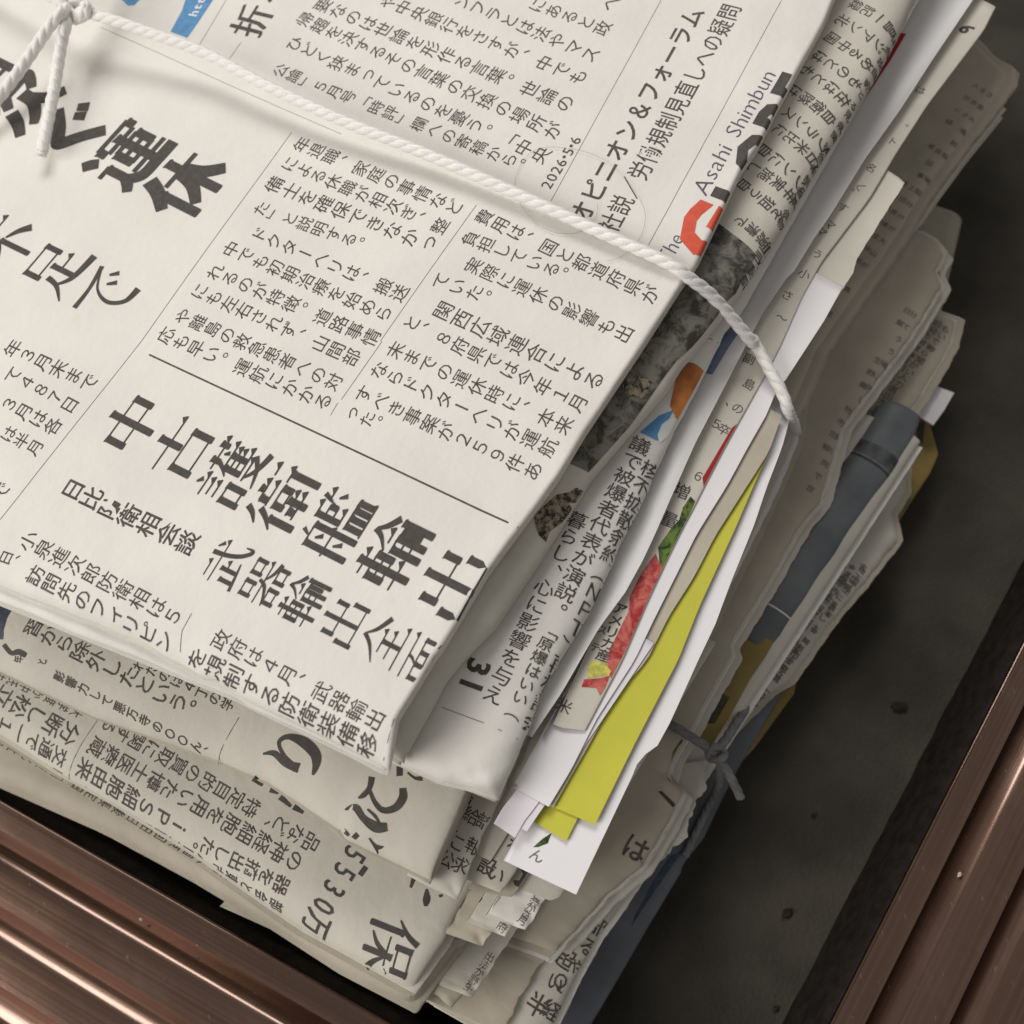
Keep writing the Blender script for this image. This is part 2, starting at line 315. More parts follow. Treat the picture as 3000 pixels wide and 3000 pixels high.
# ------------------------------------------------------------------ sheets of paper and folded newspapers
def g(t):
    t = np.clip(t, 0, 1); return 1-np.sqrt(np.maximum(0, 1-(1-t)**2))
class Sheet:
    """a page or folded newspaper: right = its edge on the right (far to near), front = its near edge (corner to left), far = its visible far edge"""
    def __init__(s, right, front, z, T, W=0.20, far=None, L=0.34, rr=0.002, Hr=0.0, rf=0.002, Hf=0.0, und=0.0003, mat=PAPER, seed=0, tilt=(0, 0), ragged=0.0, dy=0.0, dx=0.0, notch=None, crumple=0.0):
        s.z0, s.T, s.W = z, T, W; s.rr, s.Hr, s.rf, s.Hf = rr, Hr, rf, Hf; s.und = und; s.mat = mat; s.seed = seed; s.ragged = ragged
        ze = z-Hr*0.6
        R = np.array([at(p, ze)[:2] for p in right]); R = R[np.argsort(R[:, 0])]
        s.Rx, s.Ry = R[:, 0], R[:, 1]-dy
        Fp = np.array([at(p, z-Hf*0.6)[:2] for p in front]); Fp = Fp[np.argsort(Fp[:, 1])]
        s.Fy, s.Fx = Fp[:, 1], Fp[:, 0]-dx
        s.xc = s.Fx[0]; s.yc = s.Fy[0]
        s.notch = notch                       # (mm, mm): left of this width the page is set back by that depth, under what lies on it
        s.crumple = crumple
        s.tilt = tilt; s.x1 = s.xc+L; s.B = None
        if far:
            B = np.array([at(p, z)[:2] for p in far]); B = B[np.argsort(B[:, 1])]; s.B = (B[:, 1], B[:, 0])
        s.extra = []
        s.mats = [mat]
    @staticmethod
    def _ip(x, X, Y):
        x = np.asarray(x, float)
        r = np.interp(x, X, Y)
        if len(X) > 1:
            def slope(i, j):
                d = X[j]-X[i]
                return (Y[j]-Y[i])/d if abs(d) > 1e-6 else 0.0
            lo = np.clip(slope(0, min(2, len(X)-1)), -0.6, 0.6); hi = np.clip(slope(max(0, len(X)-4), len(X)-1), -0.6, 0.6)
            r = np.where(x < X[0], Y[0]+lo*(x-X[0]), r); r = np.where(x > X[-1], Y[-1]+hi*(x-X[-1]), r)
        return r
    def Yr(s, x):
        y = s._ip(x, s.Rx, s.Ry)
        if s.ragged: y = y+s.ragged*(np.sin(np.asarray(x)*900+s.seed)+0.6*np.sin(np.asarray(x)*2300+s.seed*2)+0.5*np.sin(np.asarray(x)*410+s.seed))
        return y
    def Xf(s, y): return s._ip(y, s.Fy, s.Fx)
    def Xb(s, y):
        if s.B is None: return np.full_like(np.asarray(y, float), s.x1)
        return s._ip(y, *s.B)
    def zt(s, x, y):
        x = np.asarray(x, float); y = np.asarray(y, float)
        dr = y-s.Yr(x); df = x-s.Xf(y)
        z = s.z0-s.Hr*g(dr/s.rr)-s.Hf*g(df/s.rf)
        if s.und:
            a = s.seed*1.7
            z = z+s.und*(0.6*np.sin(x*38+y*21+a)+0.4*np.sin(x*-23+y*61+2*a)+0.25*np.sin(x*95-y*70+3*a))*np.clip(dr/0.01, 0, 1)
        if s.Hr > 0.0008 or s.Hf > 0.0008:
            q = s.seed*0.9; e = np.exp(-np.clip(np.minimum(dr, df), 0, 1)/0.012)
            z = z+0.00014*e*(np.sin(x*430+y*150+q)+0.7*np.sin(y*500-x*210+2*q))
        if s.crumple:
            d = np.hypot(np.clip(dr, 0, 1), np.clip(df, 0, 1)); e = np.exp(-(d/0.011)**2)
            z = z+s.crumple*e*(np.abs(np.sin((x*0.8+y)*420+1))+0.8*np.abs(np.sin((x-y*0.7)*610))-0.9)
        return z+s.tilt[0]*df+s.tilt[1]*dr
    def zb(s, x, y):
        t = s.zt(x, y)
        if s.T < 0.001: return t-s.T
        dr = y-s.Yr(x); df = x-s.Xf(y)
        b = s.z0-s.T+max(0, s.T-s.Hr)*g(dr/max(s.rr*0.6, 0.001))*0.9+max(0, s.T-s.Hf)*g(df/max(s.rf*0.6, 0.001))*0.9
        return np.minimum(b, t-0.00012)
    def grid(s):
        def rows(r, L, n):
            th = np.linspace(0, math.pi/2, 9)
            a = r*(1-np.cos(th)); b = np.linspace(r, L, n)[1:]
            return np.concatenate([a, b])/L
        Lx = max(0.02, s.x1-s.xc) if s.B is None else max(0.02, float(s.Xb(s.yc))-s.xc)
        fine = s.Hr > 0.0008 or s.Hf > 0.0008
        nS = int(max(24, Lx/(0.0019 if fine else 0.0028))) if not s.ragged else int(max(40, Lx/0.0009))
        ss = rows(min(s.rf, Lx*0.4), Lx, nS); tt = rows(min(s.rr, s.W*0.4), s.W, int(max(14, s.W/(0.0019 if fine else 0.0045))))
        if s.notch: tt = np.unique(np.concatenate([tt, [s.notch[0]/1000/s.W, (s.notch[0]/1000+0.0008)/s.W]]))
        Sg, Tg = np.meshgrid(ss, tt, indexing='ij')
        y = np.full_like(Sg, s.yc)+Tg*s.W; x = s.xc+Sg*Lx
        for _ in range(5):
            y0 = s.Yr(x); y = y0+Tg*s.W
            xf = s.Xf(y)
            if s.notch: xf = xf+s.notch[1]/1000*np.clip((Tg*s.W-s.notch[0]/1000)/0.0008, 0, 1)
            x = xf+Sg*(np.maximum(s.Xb(y), xf+0.003)-xf)
        return x, y
    def put(s, v2, faces, m, eps=0.00007, clamp=False):
        """flat print (world xy) laid on the top face"""
        s.extra.append((np.asarray(v2, float), faces, m, eps, clamp))
    def pt(s, p):
        z = s.z0
        for _ in range(4):
            w = at(p, z); z = float(s.zt(w[0], w[1]))
        return np.array(w[:2])
    def build(s, name, parent=None):
        x, y = s.grid(); n, m = x.shape
        zt = s.zt(x, y); zb = s.zb(x, y)
        V = np.vstack([np.stack([x.ravel(), y.ravel(), zt.ravel()], 1), np.stack([x.ravel(), y.ravel(), zb.ravel()], 1)])
        N = n*m; id = np.arange(N).reshape(n, m); fc = []
        for i in range(n-1):
            for j in range(m-1):
                a, b, c, d = id[i, j], id[i+1, j], id[i+1, j+1], id[i, j+1]
                fc.append((a, b, c, d)); fc.append((d+N, c+N, b+N, a+N))
        for i in range(n-1):
            fc.append((id[i+1, 0], id[i, 0], id[i, 0]+N, id[i+1, 0]+N)); fc.append((id[i, m-1], id[i+1, m-1], id[i+1, m-1]+N, id[i, m-1]+N))
        for j in range(m-1):
            fc.append((id[0, j], id[0, j+1], id[0, j+1]+N, id[0, j]+N)); fc.append((id[n-1, j+1], id[n-1, j], id[n-1, j]+N, id[n-1, j+1]+N))
        fm = [0]*len(fc); sm = [True]*len(fc)
        V = [V]; off = 2*N; mats = [s.mat]
        for v2, ff, mm, eps, clamp in s.extra:
            if mm not in mats: mats.append(mm)
            mi = mats.index(mm)
            X, Y = v2[:, 0], v2[:, 1].copy()
            over = s.Yr(X)-Y
            if clamp: Y = np.maximum(Y, s.Yr(X)+0.00012); over = s.Yr(X)-Y
            ff = [q for q in ff if max(over[list(q)]) < 0.0004]
            dn = np.clip(over, 0, None); Y = np.where(over > 0, s.Yr(X)-0.00005, Y)
            if s.Hr > 0.0008: eps = eps+0.00010*np.clip(1-(Y-s.Yr(X))/s.rr, 0, 1)
            if s.Hf > 0.0008: eps = eps+0.00010*np.clip(1-(X-s.Xf(Y))/s.rf, 0, 1)
            Z = s.zt(X, Y)+eps+(v2[:, 2] if v2.shape[1] > 2 else 0)-np.minimum(dn, s.T*0.3)
            V.append(np.stack([X, Y, Z], 1))
            for q in ff: fc.append(tuple(i+off for i in q))
            fm += [mi]*len(ff); sm += [False]*len(ff); off += len(v2)
        V = np.vstack(V)
        return new_obj(name, V, fc, mats, fm, sm, parent)
    # --- printing
    def text(s, txt, p0, p1, size=None, ratio=1.12, horiz=False, m=None, weight=0.004, smear=0.0, fill=0.93, slant=0.0, ser=None):
        """characters from centre p0 to centre p1 (pixels); size in mm along the line, else from the pitch"""
        A, B = s.pt(p0), s.pt(p1); n = len(txt)
        d = (B-A); Ln = np.linalg.norm(d); a = d/Ln
        pitch = Ln/max(1, n-1)
        h = (size/1000 if size else pitch*fill)
        if horiz: right = a; up = np.array([-a[1], a[0]]); sx = h; sy = h*ratio
        else: up = -a; right = np.array([up[1], -up[0]]); sy = h; sx = h*ratio
        for i, ch in enumerate(txt):
            if ch in ' 　': continue
            c = A+a*pitch*i
            big = max(sx, sy) > 0.0075
            c_ch = ch
            dr_ = c[1]-float(s.Yr(c[0])); df_ = c[0]-float(s.Xf(c[1]))
            bend = (s.Hr > 0.0008 and dr_ < s.rr) or (s.Hf > 0.0008 and df_ < s.rf)
            v, f = (serif(ch, *ser) if isinstance(ser, tuple) else serif(ch, ser, 2.8)) if ser and ch in SER else glyph(c_ch, weight, smear, 0.22 if (big or bend) else None)
            if not len(v): continue
            vx, vy = v[:, 0].copy(), v[:, 1].copy()
            if not horiz:
                if ch in '、。': vx += 0.55; vy += 0.55
                if ch == 'ー': vx, vy = vy, -vx
                if ch in '「」（）': vx, vy = vy, -vx
                if ch in 'っゃゅょッャュョァィェォ': vx += 0.1; vy += 0.06
            vx = vx+slant*vy
            w = c[None, :]+np.outer(vx*sx, right)+np.outer(vy*sy, up)
            w3 = np.column_stack([w, v[:, 2]*0.002])
            s.put(w3, f, m or INK, 0.00009 if big else 0.00006)
    def latin(s, txt, p0, p1, size, m=None, weight=0.0, slant=0.0):
        """proportional letters from p0 to p1 (pixels, middle of the line), height in mm"""
        A, B = s.pt(p0), s.pt(p1); d = B-A; L = np.linalg.norm(d); a = d/L; up = np.array([-a[1], a[0]])
        G_ = [glyph(ch, weight, 0, 0.03 if size > 10 else 0.2) for ch in txt]
        ws = [(v[:, 0].max()-v[:, 0].min()+0.11) if len(v) else 0.3 for v, f in G_]
        k = L/sum(ws); pos_ = 0
        for (v, f), w_ in zip(G_, ws):
            if len(v):
                x = v[:, 0]*k+(pos_+w_/2)*k; y = v[:, 1]*size/1000
                w2 = A[None, :]+np.outer(x+slant*y, a)+np.outer(y, up)
                s.put(w2, f, m or INK, 0.00008)
            pos_ += w_
    def line(s, p0, p1, w=0.12, m=None, n=24):
        A, B = s.pt(p0), s.pt(p1); d = B-A; L = np.linalg.norm(d); a = d/L; nn = np.array([-a[1], a[0]])*w/2000
        n = max(2, int(L/0.003))
        P = [A+d*i/n for i in range(n+1)]
        v = [p+nn for p in P]+[p-nn for p in P]
        s.put(np.array(v), [(i+n+1, i+n+2, i+1, i) for i in range(n)], m or INKG, 0.00005)
    def patch(s, pts, m, eps=0.00004, step=0.0016):
        """a filled outline of print (pixels), cut into small faces so that it follows the page"""
        W2 = [s.pt(p) for p in pts]
        if s.Hr > 0.0008 and min(p[1]-float(s.Yr(p[0])) for p in W2) < s.rr: step = 0.00065
        bm = bmesh.new(); vs = [bm.verts.new((p[0], p[1], 0)) for p in W2]
        f = bm.faces.new(vs); f.normal_update()
        if f.normal.z < 0: bmesh.ops.reverse_faces(bm, faces=[f])
        bmesh.ops.triangulate(bm, faces=bm.faces[:])
        for _ in range(9):
            le = [e for e in bm.edges if e.calc_length() > step*1.6]
            if not le: break
            bmesh.ops.subdivide_edges(bm, edges=le, cuts=1); bmesh.ops.triangulate(bm, faces=bm.faces[:])
        bm.verts.index_update()
        v = np.array([(x.co.x, x.co.y) for x in bm.verts]); ff = [tuple(x.index for x in q.verts) for q in bm.faces]; bm.free()
        s.put(v, ff, m, eps, True)
    def brush(s, pts, ws, m=None):
        """a brush stroke through pixel points with widths in pixels"""
        pts = np.array(pts, float); n = len(pts); t = np.linspace(0, n-1, (n-1)*6+1)
        def cr(A, tt):
            i = np.clip(tt.astype(int), 0, n-2); f = tt-i
            p = lambda k: A[np.clip(i+k, 0, n-1)]
            f = f[:, None] if A.ndim > 1 else f
            return 0.5*((2*p(0))+(-p(-1)+p(1))*f+(2*p(-1)-5*p(0)+4*p(1)-p(2))*f*f+(-p(-1)+3*p(0)-3*p(1)+p(2))*f**3)
        c = cr(pts, t); w = np.maximum(0.6, cr(np.array(ws, float)*0.8, t))
        d = np.gradient(c, axis=0); d /= np.linalg.norm(d, axis=1)[:, None]+1e-9; nn = np.stack([-d[:, 1], d[:, 0]], 1)
        a = [s.pt(q) for q in c+nn*w[:, None]/2]; b = [s.pt(q) for q in c-nn*w[:, None]/2]; k = len(a)
        s.put(np.array(a+b), [(i, i+1, i+k+1, i+k) for i in range(k-1)], m or INKB, 0.00006)

BODY = 'のにはをたがでてとしれさあいうるからなこともまで年月日人国大会社本中出事者分後前時間政府県市場東京合同自上下見物生学内部長新業力定実高開化法関野金山田明氏選発全回主動戦経表度世界'
def filler(s, p0, p1, n, **k):
    s.text(''.join(random.choice(BODY) for _ in range(n)), p0, p1, **k)

def newspaper(sh, label, inner=(), group=None, name='newspaper'):
    """folded newspaper: outer fold and the inner leaves that peep out"""
    e = empty(name); tag(e, label, 'newspaper', group)
    w = at(K(0, 0, 1932, (0, 0))[0], sh.z0)
    sh.build('outer_page', e)
    for s2 in inner: s2.build('inner_page', e)
    return e
def flyer(sh, label, name='flyer', cat='flyer', group=None):
    o = sh.build(name); return tag(o, label, cat, group)

def leaves(R, Fp, z0, T, n, spread, far=None, W=0.03, L=0.30, mats=None, seed=0, fx=None, hr=0.0005):
    """thin inner pages of a folded paper, fanned out by up to spread (mm) past the outer page"""
    rd = random.Random(100+seed); out = []
    for i in range(n):
        z = z0-T*(0.25+0.70*(i+0.5)/n)
        dy = rd.uniform(-0.25, 1.0)*spread/1000; dx = rd.uniform(-0.3, 1.0)*(fx if fx is not None else spread)/1000
        f2 = None
        if far: o = rd.uniform(-9, 5); f2 = [(x-o*0.5, y+o*0.87) for x, y in far]
        sh = Sheet(R, Fp, z, 0.00018, W=W, L=L, far=f2, rr=0.003, Hr=hr*rd.uniform(0.3, 1.4), und=0, mat=rd.choice(mats or [PAPER2, PAPER3, PAPER, PAPER3, PAPER2]), seed=seed*7+i, dy=dy, dx=dx, ragged=rd.uniform(0.00003, 0.00013), tilt=(0, rd.uniform(-0.015, 0.01)))
        out.append(sh)
    return out

# ================================================================== the setting
ZF, ZM = -0.115, -0.082
def ring_plane(name, z, m, size=3.0):
    o = new_obj(name, [(-size, -size, z), (size, -size, z), (size, size, z), (-size, size, z)], [(0, 1, 2, 3)], [m], smooth=[False])
    return o
tag(ring_plane('floor', ZF, FLOOR), None, None, kind='structure')

# bronze aluminium frame with ribs: two rails mitred at the near corner
A0, A1 = [at(p, ZM) for p in q02((0, 660), (1932, 1770))]
B0, B1 = [at(p, ZM) for p in q22((1815, 0), (835, 1932))]
def isect(p, d, q, e):
    m_ = np.array([[d[0], -e[0]], [d[1], -e[1]]]); t = np.linalg.solve(m_, q[:2]-p[:2]); return p[:2]+d[:2]*t[0]
dA = (A1-A0)[:2]; dA /= np.linalg.norm(dA); dB = (B1-B0)[:2]; dB /= np.linalg.norm(dB)
cc = np.array([0.0, 0.05])
nA = np.array([dA[1], -dA[0]]); nA *= -np.sign((cc-A0[:2])@nA)
nB = np.array([dB[1], -dB[0]]); nB *= -np.sign((cc-B0[:2])@nB)
prof = [(0.0, -0.0325), (0.0, -0.0003), (0.0, -0.0003), (0.0002, 0.0), (0.0005, 0.0), (0.0005, 0.0), (0.0007, -0.0003), (0.0007, -0.0003)]
pos = 0.0007
WAVE = [(0.0, -.0003), (.0030, -.0003), (.0058, -.00032), (.0062, -.00034), (.00625, -.0050), (.0068, -.0047), (.0086, -.0033), (.0100, -.0023), (.0109, -.0017), (.0117, -.00122), (.0124, -.00086), (.0131, -.00058), (.0138, -.0004), (.0145, -.0003), (.0160, -.0003)]
for r in range(11):
    for o, h in WAVE:
        prof.append((pos+o, h))
        if o in (.0062, .00625): prof.append((pos+o, h))          # sharp corner: doubled point
    pos += .0164
prof.append((pos+0.03, -0.001)); prof.append((pos+0.03, -0.0327))
def rail(name, p, d, nrm, q, e, m2, length, parent):
    V, UV, fc = [], [], []
    nseg = 40
    for (o, h) in prof:
        c = isect(np.append(p[:2]+nrm*o, 0), d, np.append(q[:2]+m2*o, 0), e)
        for k in range(nseg+1):
            w_ = c-d*length*(k/nseg)
            V.append((w_[0], w_[1], ZM+h)); UV.append((length*k/nseg, o))
    K1 = nseg+1
    for i in range(len(prof)-1):
        if prof[i] == prof[i+1]: continue
        for k in range(nseg): fc.append((i*K1+k, i*K1+k+1, (i+1)*K1+k+1, (i+1)*K1+k))
    o = new_obj(name, V, fc, [METAL], parent=parent, uvs=UV)
    bm = bmesh.new(); bm.from_mesh(o.data); bmesh.ops.recalc_face_normals(bm, faces=bm.faces[:])
    up = sum(f.normal.z for f in bm.faces)
    if up < 0: bmesh.ops.reverse_faces(bm, faces=bm.faces[:])
    bm.to_mesh(o.data); bm.free()
    return o
fr = empty('aluminium_frame')
tag(fr, 'brown ribbed aluminium frame around the sunken floor beside the paper pile', 'metal frame')
r1 = rail('front_rail', A0, dA, nA, B0, dB, nB, 0.62, fr)
r2 = rail('side_rail', B0, dB, nB, A0, dA, nA, 0.75, fr)
r1['label'] = 'ribbed brown rail crossing the lower left corner'; r2['label'] = 'ribbed brown rail along the lower right side'
# dark gasket strip lining the inner wall of each rail
def gasket(p, d, nrm, q, e, m2, length):
    pr = [(-0.0002, -0.0006), (-0.0022, -0.0030), (-0.0024, -0.010), (-0.0032, -0.012), (-0.0034, -0.022), (-0.0044, -0.025), (-0.0047, -0.0328)]
    V, fc = [], []; ns = 160
    for i, (o, h) in enumerate(pr):
        c = isect(np.append(p[:2]+nrm*o, 0), d, np.append(q[:2]+m2*o, 0), e)
        for k in range(ns+1):
            w_ = c-d*length*k/ns+nrm*random.uniform(-0.0002, 0.0002)*(0 < i)
            V.append((w_[0], w_[1], ZM+h))
    for i in range(len(pr)-1):
        for k in range(ns): fc.append((i*(ns+1)+k, i*(ns+1)+k+1, (i+1)*(ns+1)+k+1, (i+1)*(ns+1)+k))
    return new_obj('gasket', V, fc, [RUBBER], parent=fr)
gasket(A0, dA, nA, B0, dB, nB, 0.62); gasket(B0, dB, nB, A0, dA, nA, 0.75)

# ================================================================== the pile, from the top down
# ---- top newspaper
L0r = q20((850, 0), (800, 130), (640, 420), (520, 640), (430, 820), (330, 960), (190, 1260), (70, 1510))+q10((1932, 1600), (1720, 1932))+q11((1380, 510), (1230, 760), (1010, 1060), (830, 1300), (560, 1750))+cI((1890, 570), (1720, 850), (1550, 1120), (1490, 1480))
L0f = cI((1450, 1525), (1300, 1440), (860, 1225), (350, 985), (0, 810))+cG((1700, 790), (1100, 510), (600, 300), (0, 60))
s0 = Sheet(L0r, L0f, 0.0, 0.0055, W=0.24, L=0.36, rr=0.0011, Hr=0.0009, rf=0.0075, Hf=0.0032, und=0.00035, seed=1)
s = s0
t = s.text
t('相次ぐ運休', *q00((-170, 440), (1045, 1045)), ser=(14.5, 7.0), ratio=1.0, fill=0.96, m=INKB)
t('不足で', *q00((40, 1385), (600, 1660)), ser=10, ratio=1.0, fill=0.92, m=INKB)
t('中古護衛艦輸出', *P3((386, 1241), (1320, 1708)), ser=11.5, ratio=1.22, fill=0.90, m=INKB)
t('日比防衛相会談', *q01((415, 840), (1060, 1140)), weight=0.010, ratio=1.12, fill=0.97)
t('武器輸出全面', *P3((663, 1652), (1245, 1940)), ser=9.5, ratio=1.15, fill=0.92, m=INKB)
for a in [('小泉進次郎防衛相は５', q01((160, 1130), (980, 1555))), ('訪問先のフィリピン', q01((200, 1325), (930, 1700))), ('日、', q01((35, 1225), (110, 1250))),
          ('政府は４月、武器輸出', P3((647, 1875), (1098, 2109))), ('を規制する防衛装備移', P3((577, 1929), (1078, 2182))),
          ('年３月末まで', q01((75, 40), (505, 235))), ('て４８７日', q01((75, 190), (395, 360))), ('３月は各', q01((55, 355), (300, 480))), ('は半月', q01((50, 525), (200, 600))), ('間で', q01((-80, 810), (8, 850))),
          ('年退職、家庭の事情など', P3((885, 424), (1331, 608))), ('による休職が相次ぎ、整', P3((849, 481), (1290, 663))), ('備士を確保できなかっ', P3((805, 541), (1254, 717))), ('た」と説明する。', P3((766, 611), (1067, 717))),
          ('ドクターヘリは、搬送', P3((761, 688), (1171, 859))), ('中でも初期治療を始めら', P3((678, 730), (1124, 919))), ('れるのが特徴。道路事情', P3((631, 797), (1088, 989))), ('にも左右されず、山間部', P3((585, 854), (1031, 1047))),
          ('や離島の救急患者への対', P3((538, 927), (978, 1119))), ('応も早い。運航にかかる', P3((487, 983), (947, 1176))),
          ('費用は、国と都道府県が', P3((1419, 637), (1906, 864))), ('負担している。', P3((1378, 699), (1665, 807))), ('実際に運休の影響も出', P3((1388, 779), (1828, 978))), ('ていた。', P3((1292, 823), (1440, 875))),
          ('関西広域連合による', P3((1300, 911), (1740, 1114))), ('と、８府県では今年１月', P3((1207, 947), (1694, 1181))), ('末までの運休時に、本来', P3((1160, 1026), (1652, 1246))), ('ならドクターヘリが運航', P3((1111, 1085), (1606, 1311))),
          ('すべき事案が２５９件あ', P3((1067, 1155), (1562, 1380))), ('った。', P3((1031, 1215), (1122, 1241))),
          ('へ', P3((1790, 10), (1840, 32))) , ('にあると政', P3((1575, 16), (1766, 83))), ('ンフラとは法やマス', P3((1357, 5), (1730, 160))), ('や中央銀行をさすが、中でも', P3((1140, 5), (1694, 225))),
          ('要なのは世論を形作る言葉。世論の', P3((947, 15), (1655, 303))), ('帰趨を決するその言葉の交換の場所が', P3((895, 57), (1621, 383))), ('ひどく狭まっているのを憂う。「中央', P3((864, 129), (1585, 455))), ('公論」５月号「時評」欄への寄稿から。', P3((823, 207), (1538, 487)))]:
    t(a[0], *a[1], ratio=1.13, fill=0.94, weight=0.0)
s.latin('2026・5・6', *q10((1150, 1068), (1335, 775)), 4.0)
t('オピニオン＆フォーラム', *P3((1707, 621), (2026, 52)), horiz=True, weight=0.014, ratio=1.0, fill=0.97)
t('社説／労働規制見直しへの疑問', *P3((1792, 652), (2137, 36)), horiz=True, ratio=1.15, fill=0.98, weight=0.004)
t('折々', *q00((1430, 120), (1545, -60)), horiz=True, weight=-0.004, smear=0.02, ratio=1.0, fill=0.95)
s.latin('The', *P3((1938, 770), (1985, 685)), 5.6, INKP, -0.012, 0.15)
s.latin('Asahi', *P3((2044, 568), (2126, 425)), 6.0, INKP, -0.012, 0.15)
s.latin('Shimbun', *P3((2140, 398), (2254, 208)), 6.0, INKP, -0.012, 0.15)
s.latin('G', *q20((40, 1460), (225, 1150)), 16.5, RED, 0.05)
s.latin('LOBE', *q20((258, 1180), (680, 440)), 14, INKB, 0.05)
for a, b, w in [(*q00((1280, 0), (1125, 260)), .12), (*q00((1365, 240), (1290, 345)), .12), (*P3((295, 80), (1000, 393)), .10), (*q00((1650, 750), (800, 1932)), .14), (*q01((800, 0), (0, 1010)), .14),
                (*q10((765, 1160), (220, 1932)), .13), (*q11((230, 0), (0, 330)), .13), (*P3((968, 1217), (990, 1180)), .13), (*P3((437, 1039), (1518, 1546)), .42), (*q10((1810, 0), (1185, 1140)), .13), (*P3((2290, 0), (1900, 718)), .13),
                (*q01((1085, 1540), (1030, 1640)), .14), (*q01((1030, 1640), (1020, 1760)), .14), (*cI((1530, 1120), (1445, 1460)), .14)]:
    s.line(a, b, w, INK if w > .3 else INKG)
s.patch(q00((965, 180), (1060, 215), (1120, 130), (1225, -30), (1060, -30), (1030, 60)), BLUE)
s.patch(q00((690, 0), (725, 33), (760, 30), (800, -10), (760, -30), (700, -30)), BLUE)
s.latin('http', *q00((1085, 95), (1165, -50)), 3.6, PALE, 0.02)
i0 = Sheet(L0r, cI((1450, 1535), (1300, 1460), (860, 1250), (350, 1020), (0, 850))+cG((1932, 960), (1500, 790), (1100, 615), (600, 430), (250, 265), (0, 175)), -0.0034, 0.0013, W=0.23, L=0.35, rr=0.001, Hr=0.0004, rf=0.003, Hf=0.0009, und=0, seed=2, dy=-0.0006)
i1 = Sheet(L0r, L0f, -0.0046, 0.0003, W=0.20, L=0.34, und=0, seed=3, dy=0.0006, dx=0.001)
newspaper(s0, 'topmost folded newspaper with big bold headlines under the white string', [i0, i1]+leaves(L0r, L0f, -0.0006, 0.0048, 4, 0.5, mats=[PAPER, PAPER2], seed=1, fx=1.6, W=0.20))

# ---- second newspaper: rolled fold on the right with a photo
Br = cA((1150, 0), (1090, 130), (1000, 330), (730, 800), (600, 970), (460, 1190), (260, 1550), (70, 1850))+cB((380, 400), (220, 620), (90, 780), (0, 880))+q11((1850, 260), (1700, 430), (1420, 760), (1150, 1190), (870, 1610), (690, 1790), (580, 1925))+q12((500, 150), (345, 420))
s = s1 = Sheet(Br, q12((345, 450), (200, 360))+cG((1932, 900), (600, 380), (0, 100)), -0.0062, 0.0085, W=0.22, L=0.36, rr=0.0095, Hr=0.005, rf=0.004, Hf=0.003, und=0, seed=4, mat=PAPER2)
for tx, a, b in [('自衛隊は', (550, 832), (305, 640)), ('在はとも', (650, 700), (395, 500)), ('ものとは', (735, 590), (480, 400)), ('める中国', (820, 455), (572, 270)), ('ジアン北', (905, 325), (650, 145)), ('昌一記録', (985, 205), (740, 35)),
                 ('フランス', (505, 1025), (270, 805)), ('日米比に', (435, 1135), (200, 920)), ('シンに自', (345, 1300), (95, 1065)), ('年実施し', (275, 1380), (20, 1185)), ('を狙う自', (190, 1520), (-50, 1310)), ('源清で', (85, 1700), (-70, 1560)), ('上司軍事', (110, 1800), (-60, 1980))]:
    s.text(tx, *cA(a, b), ratio=1.1, fill=0.97, weight=0.004)
for k in range(9):
    x0, y0 = 1010-95*k, 300+152*k
    filler(s, *cA((x0, y0), (x0-42, y0+70)), 2, size=2.6, ratio=0.7)
s.patch(q20((205, 1265), (290, 1330), (415, 1445), (300, 1670), (240, 1720))+cB((240, 560), (140, 690), (60, 780), (-40, 860))+q11((1740, 330), (1640, 480), (1400, 745), (1285, 690), (1500, 330), (1640, 130), (1740, -60), (1840, -180), (1925, -330)), PHOTO)
s.patch(q11((1090, 985), (1150, 930), (1215, 870), (1290, 855), (1330, 830), (1380, 860), (1370, 905), (1290, 920), (1310, 960), (1250, 1040), (1180, 1080), (1160, 1140), (1120, 1100), (1100, 1050)), ROCK)
s.patch(q11((1580, 250), (1650, 190), (1760, 230), (1700, 330), (1640, 310)), ROCK, eps=0.00008)
newspaper(s1, 'grey rolled newspaper with a dark photo, directly under the topmost one', [Sheet(Br, q12((345, 450), (200, 360))+cG((1932, 930), (600, 410), (0, 130)), -0.0118, 0.0006, W=0.2, L=0.34, und=0, mat=PAPER2, dy=-0.001)]+leaves(Br, q12((345, 450), (200, 360))+cG((1932, 900), (600, 380), (0, 100)), -0.0115, 0.0032, 3, 0.5, seed=2, fx=1.2))

# ---- third newspaper: bright rounded fold with page number
Cr = cB((420, 500), (300, 640), (150, 950), (0, 1240))+q11((1880, 500), (1830, 620), (1760, 760))+cD((540, 100), (440, 300), (320, 520), (230, 740), (130, 960), (0, 1200))+q12((1150, 0), (1060, 240), (960, 480), (885, 640))
s = s2 = Sheet(Cr, q12((880, 655), (720, 590), (570, 560), (330, 450))+cG((1932, 960), (600, 420)), -0.0152, 0.0072, W=0.22, L=0.36, rr=0.0085, Hr=0.004, rf=0.004, Hf=0.0025, und=0.0001, seed=5, crumple=0.0007)
s.text('議で被爆者代表が演説。', *q11((1690, 590), (1220, 1520)), ratio=1.15, fill=0.98)
s.text('暮らし、心に影響を与え', *P3((1690, 1525), (1445, 2036)), ratio=1.15, fill=0.98)
s.text('「原爆はいい（', q11((1190, 1640))[0], q12((975, 165))[0], ratio=1.15, fill=0.98)
s.text('核不拡散条約（ＮＰＴ）再検討会', q11((1745, 735))[0], q12((1085, 240))[0], ratio=0.9, fill=1.0)
s.text('31', q11((778, 1845))[0], q12((738, 15))[0], horiz=True, size=7.2, ratio=1.0, weight=0.03, m=INKB)
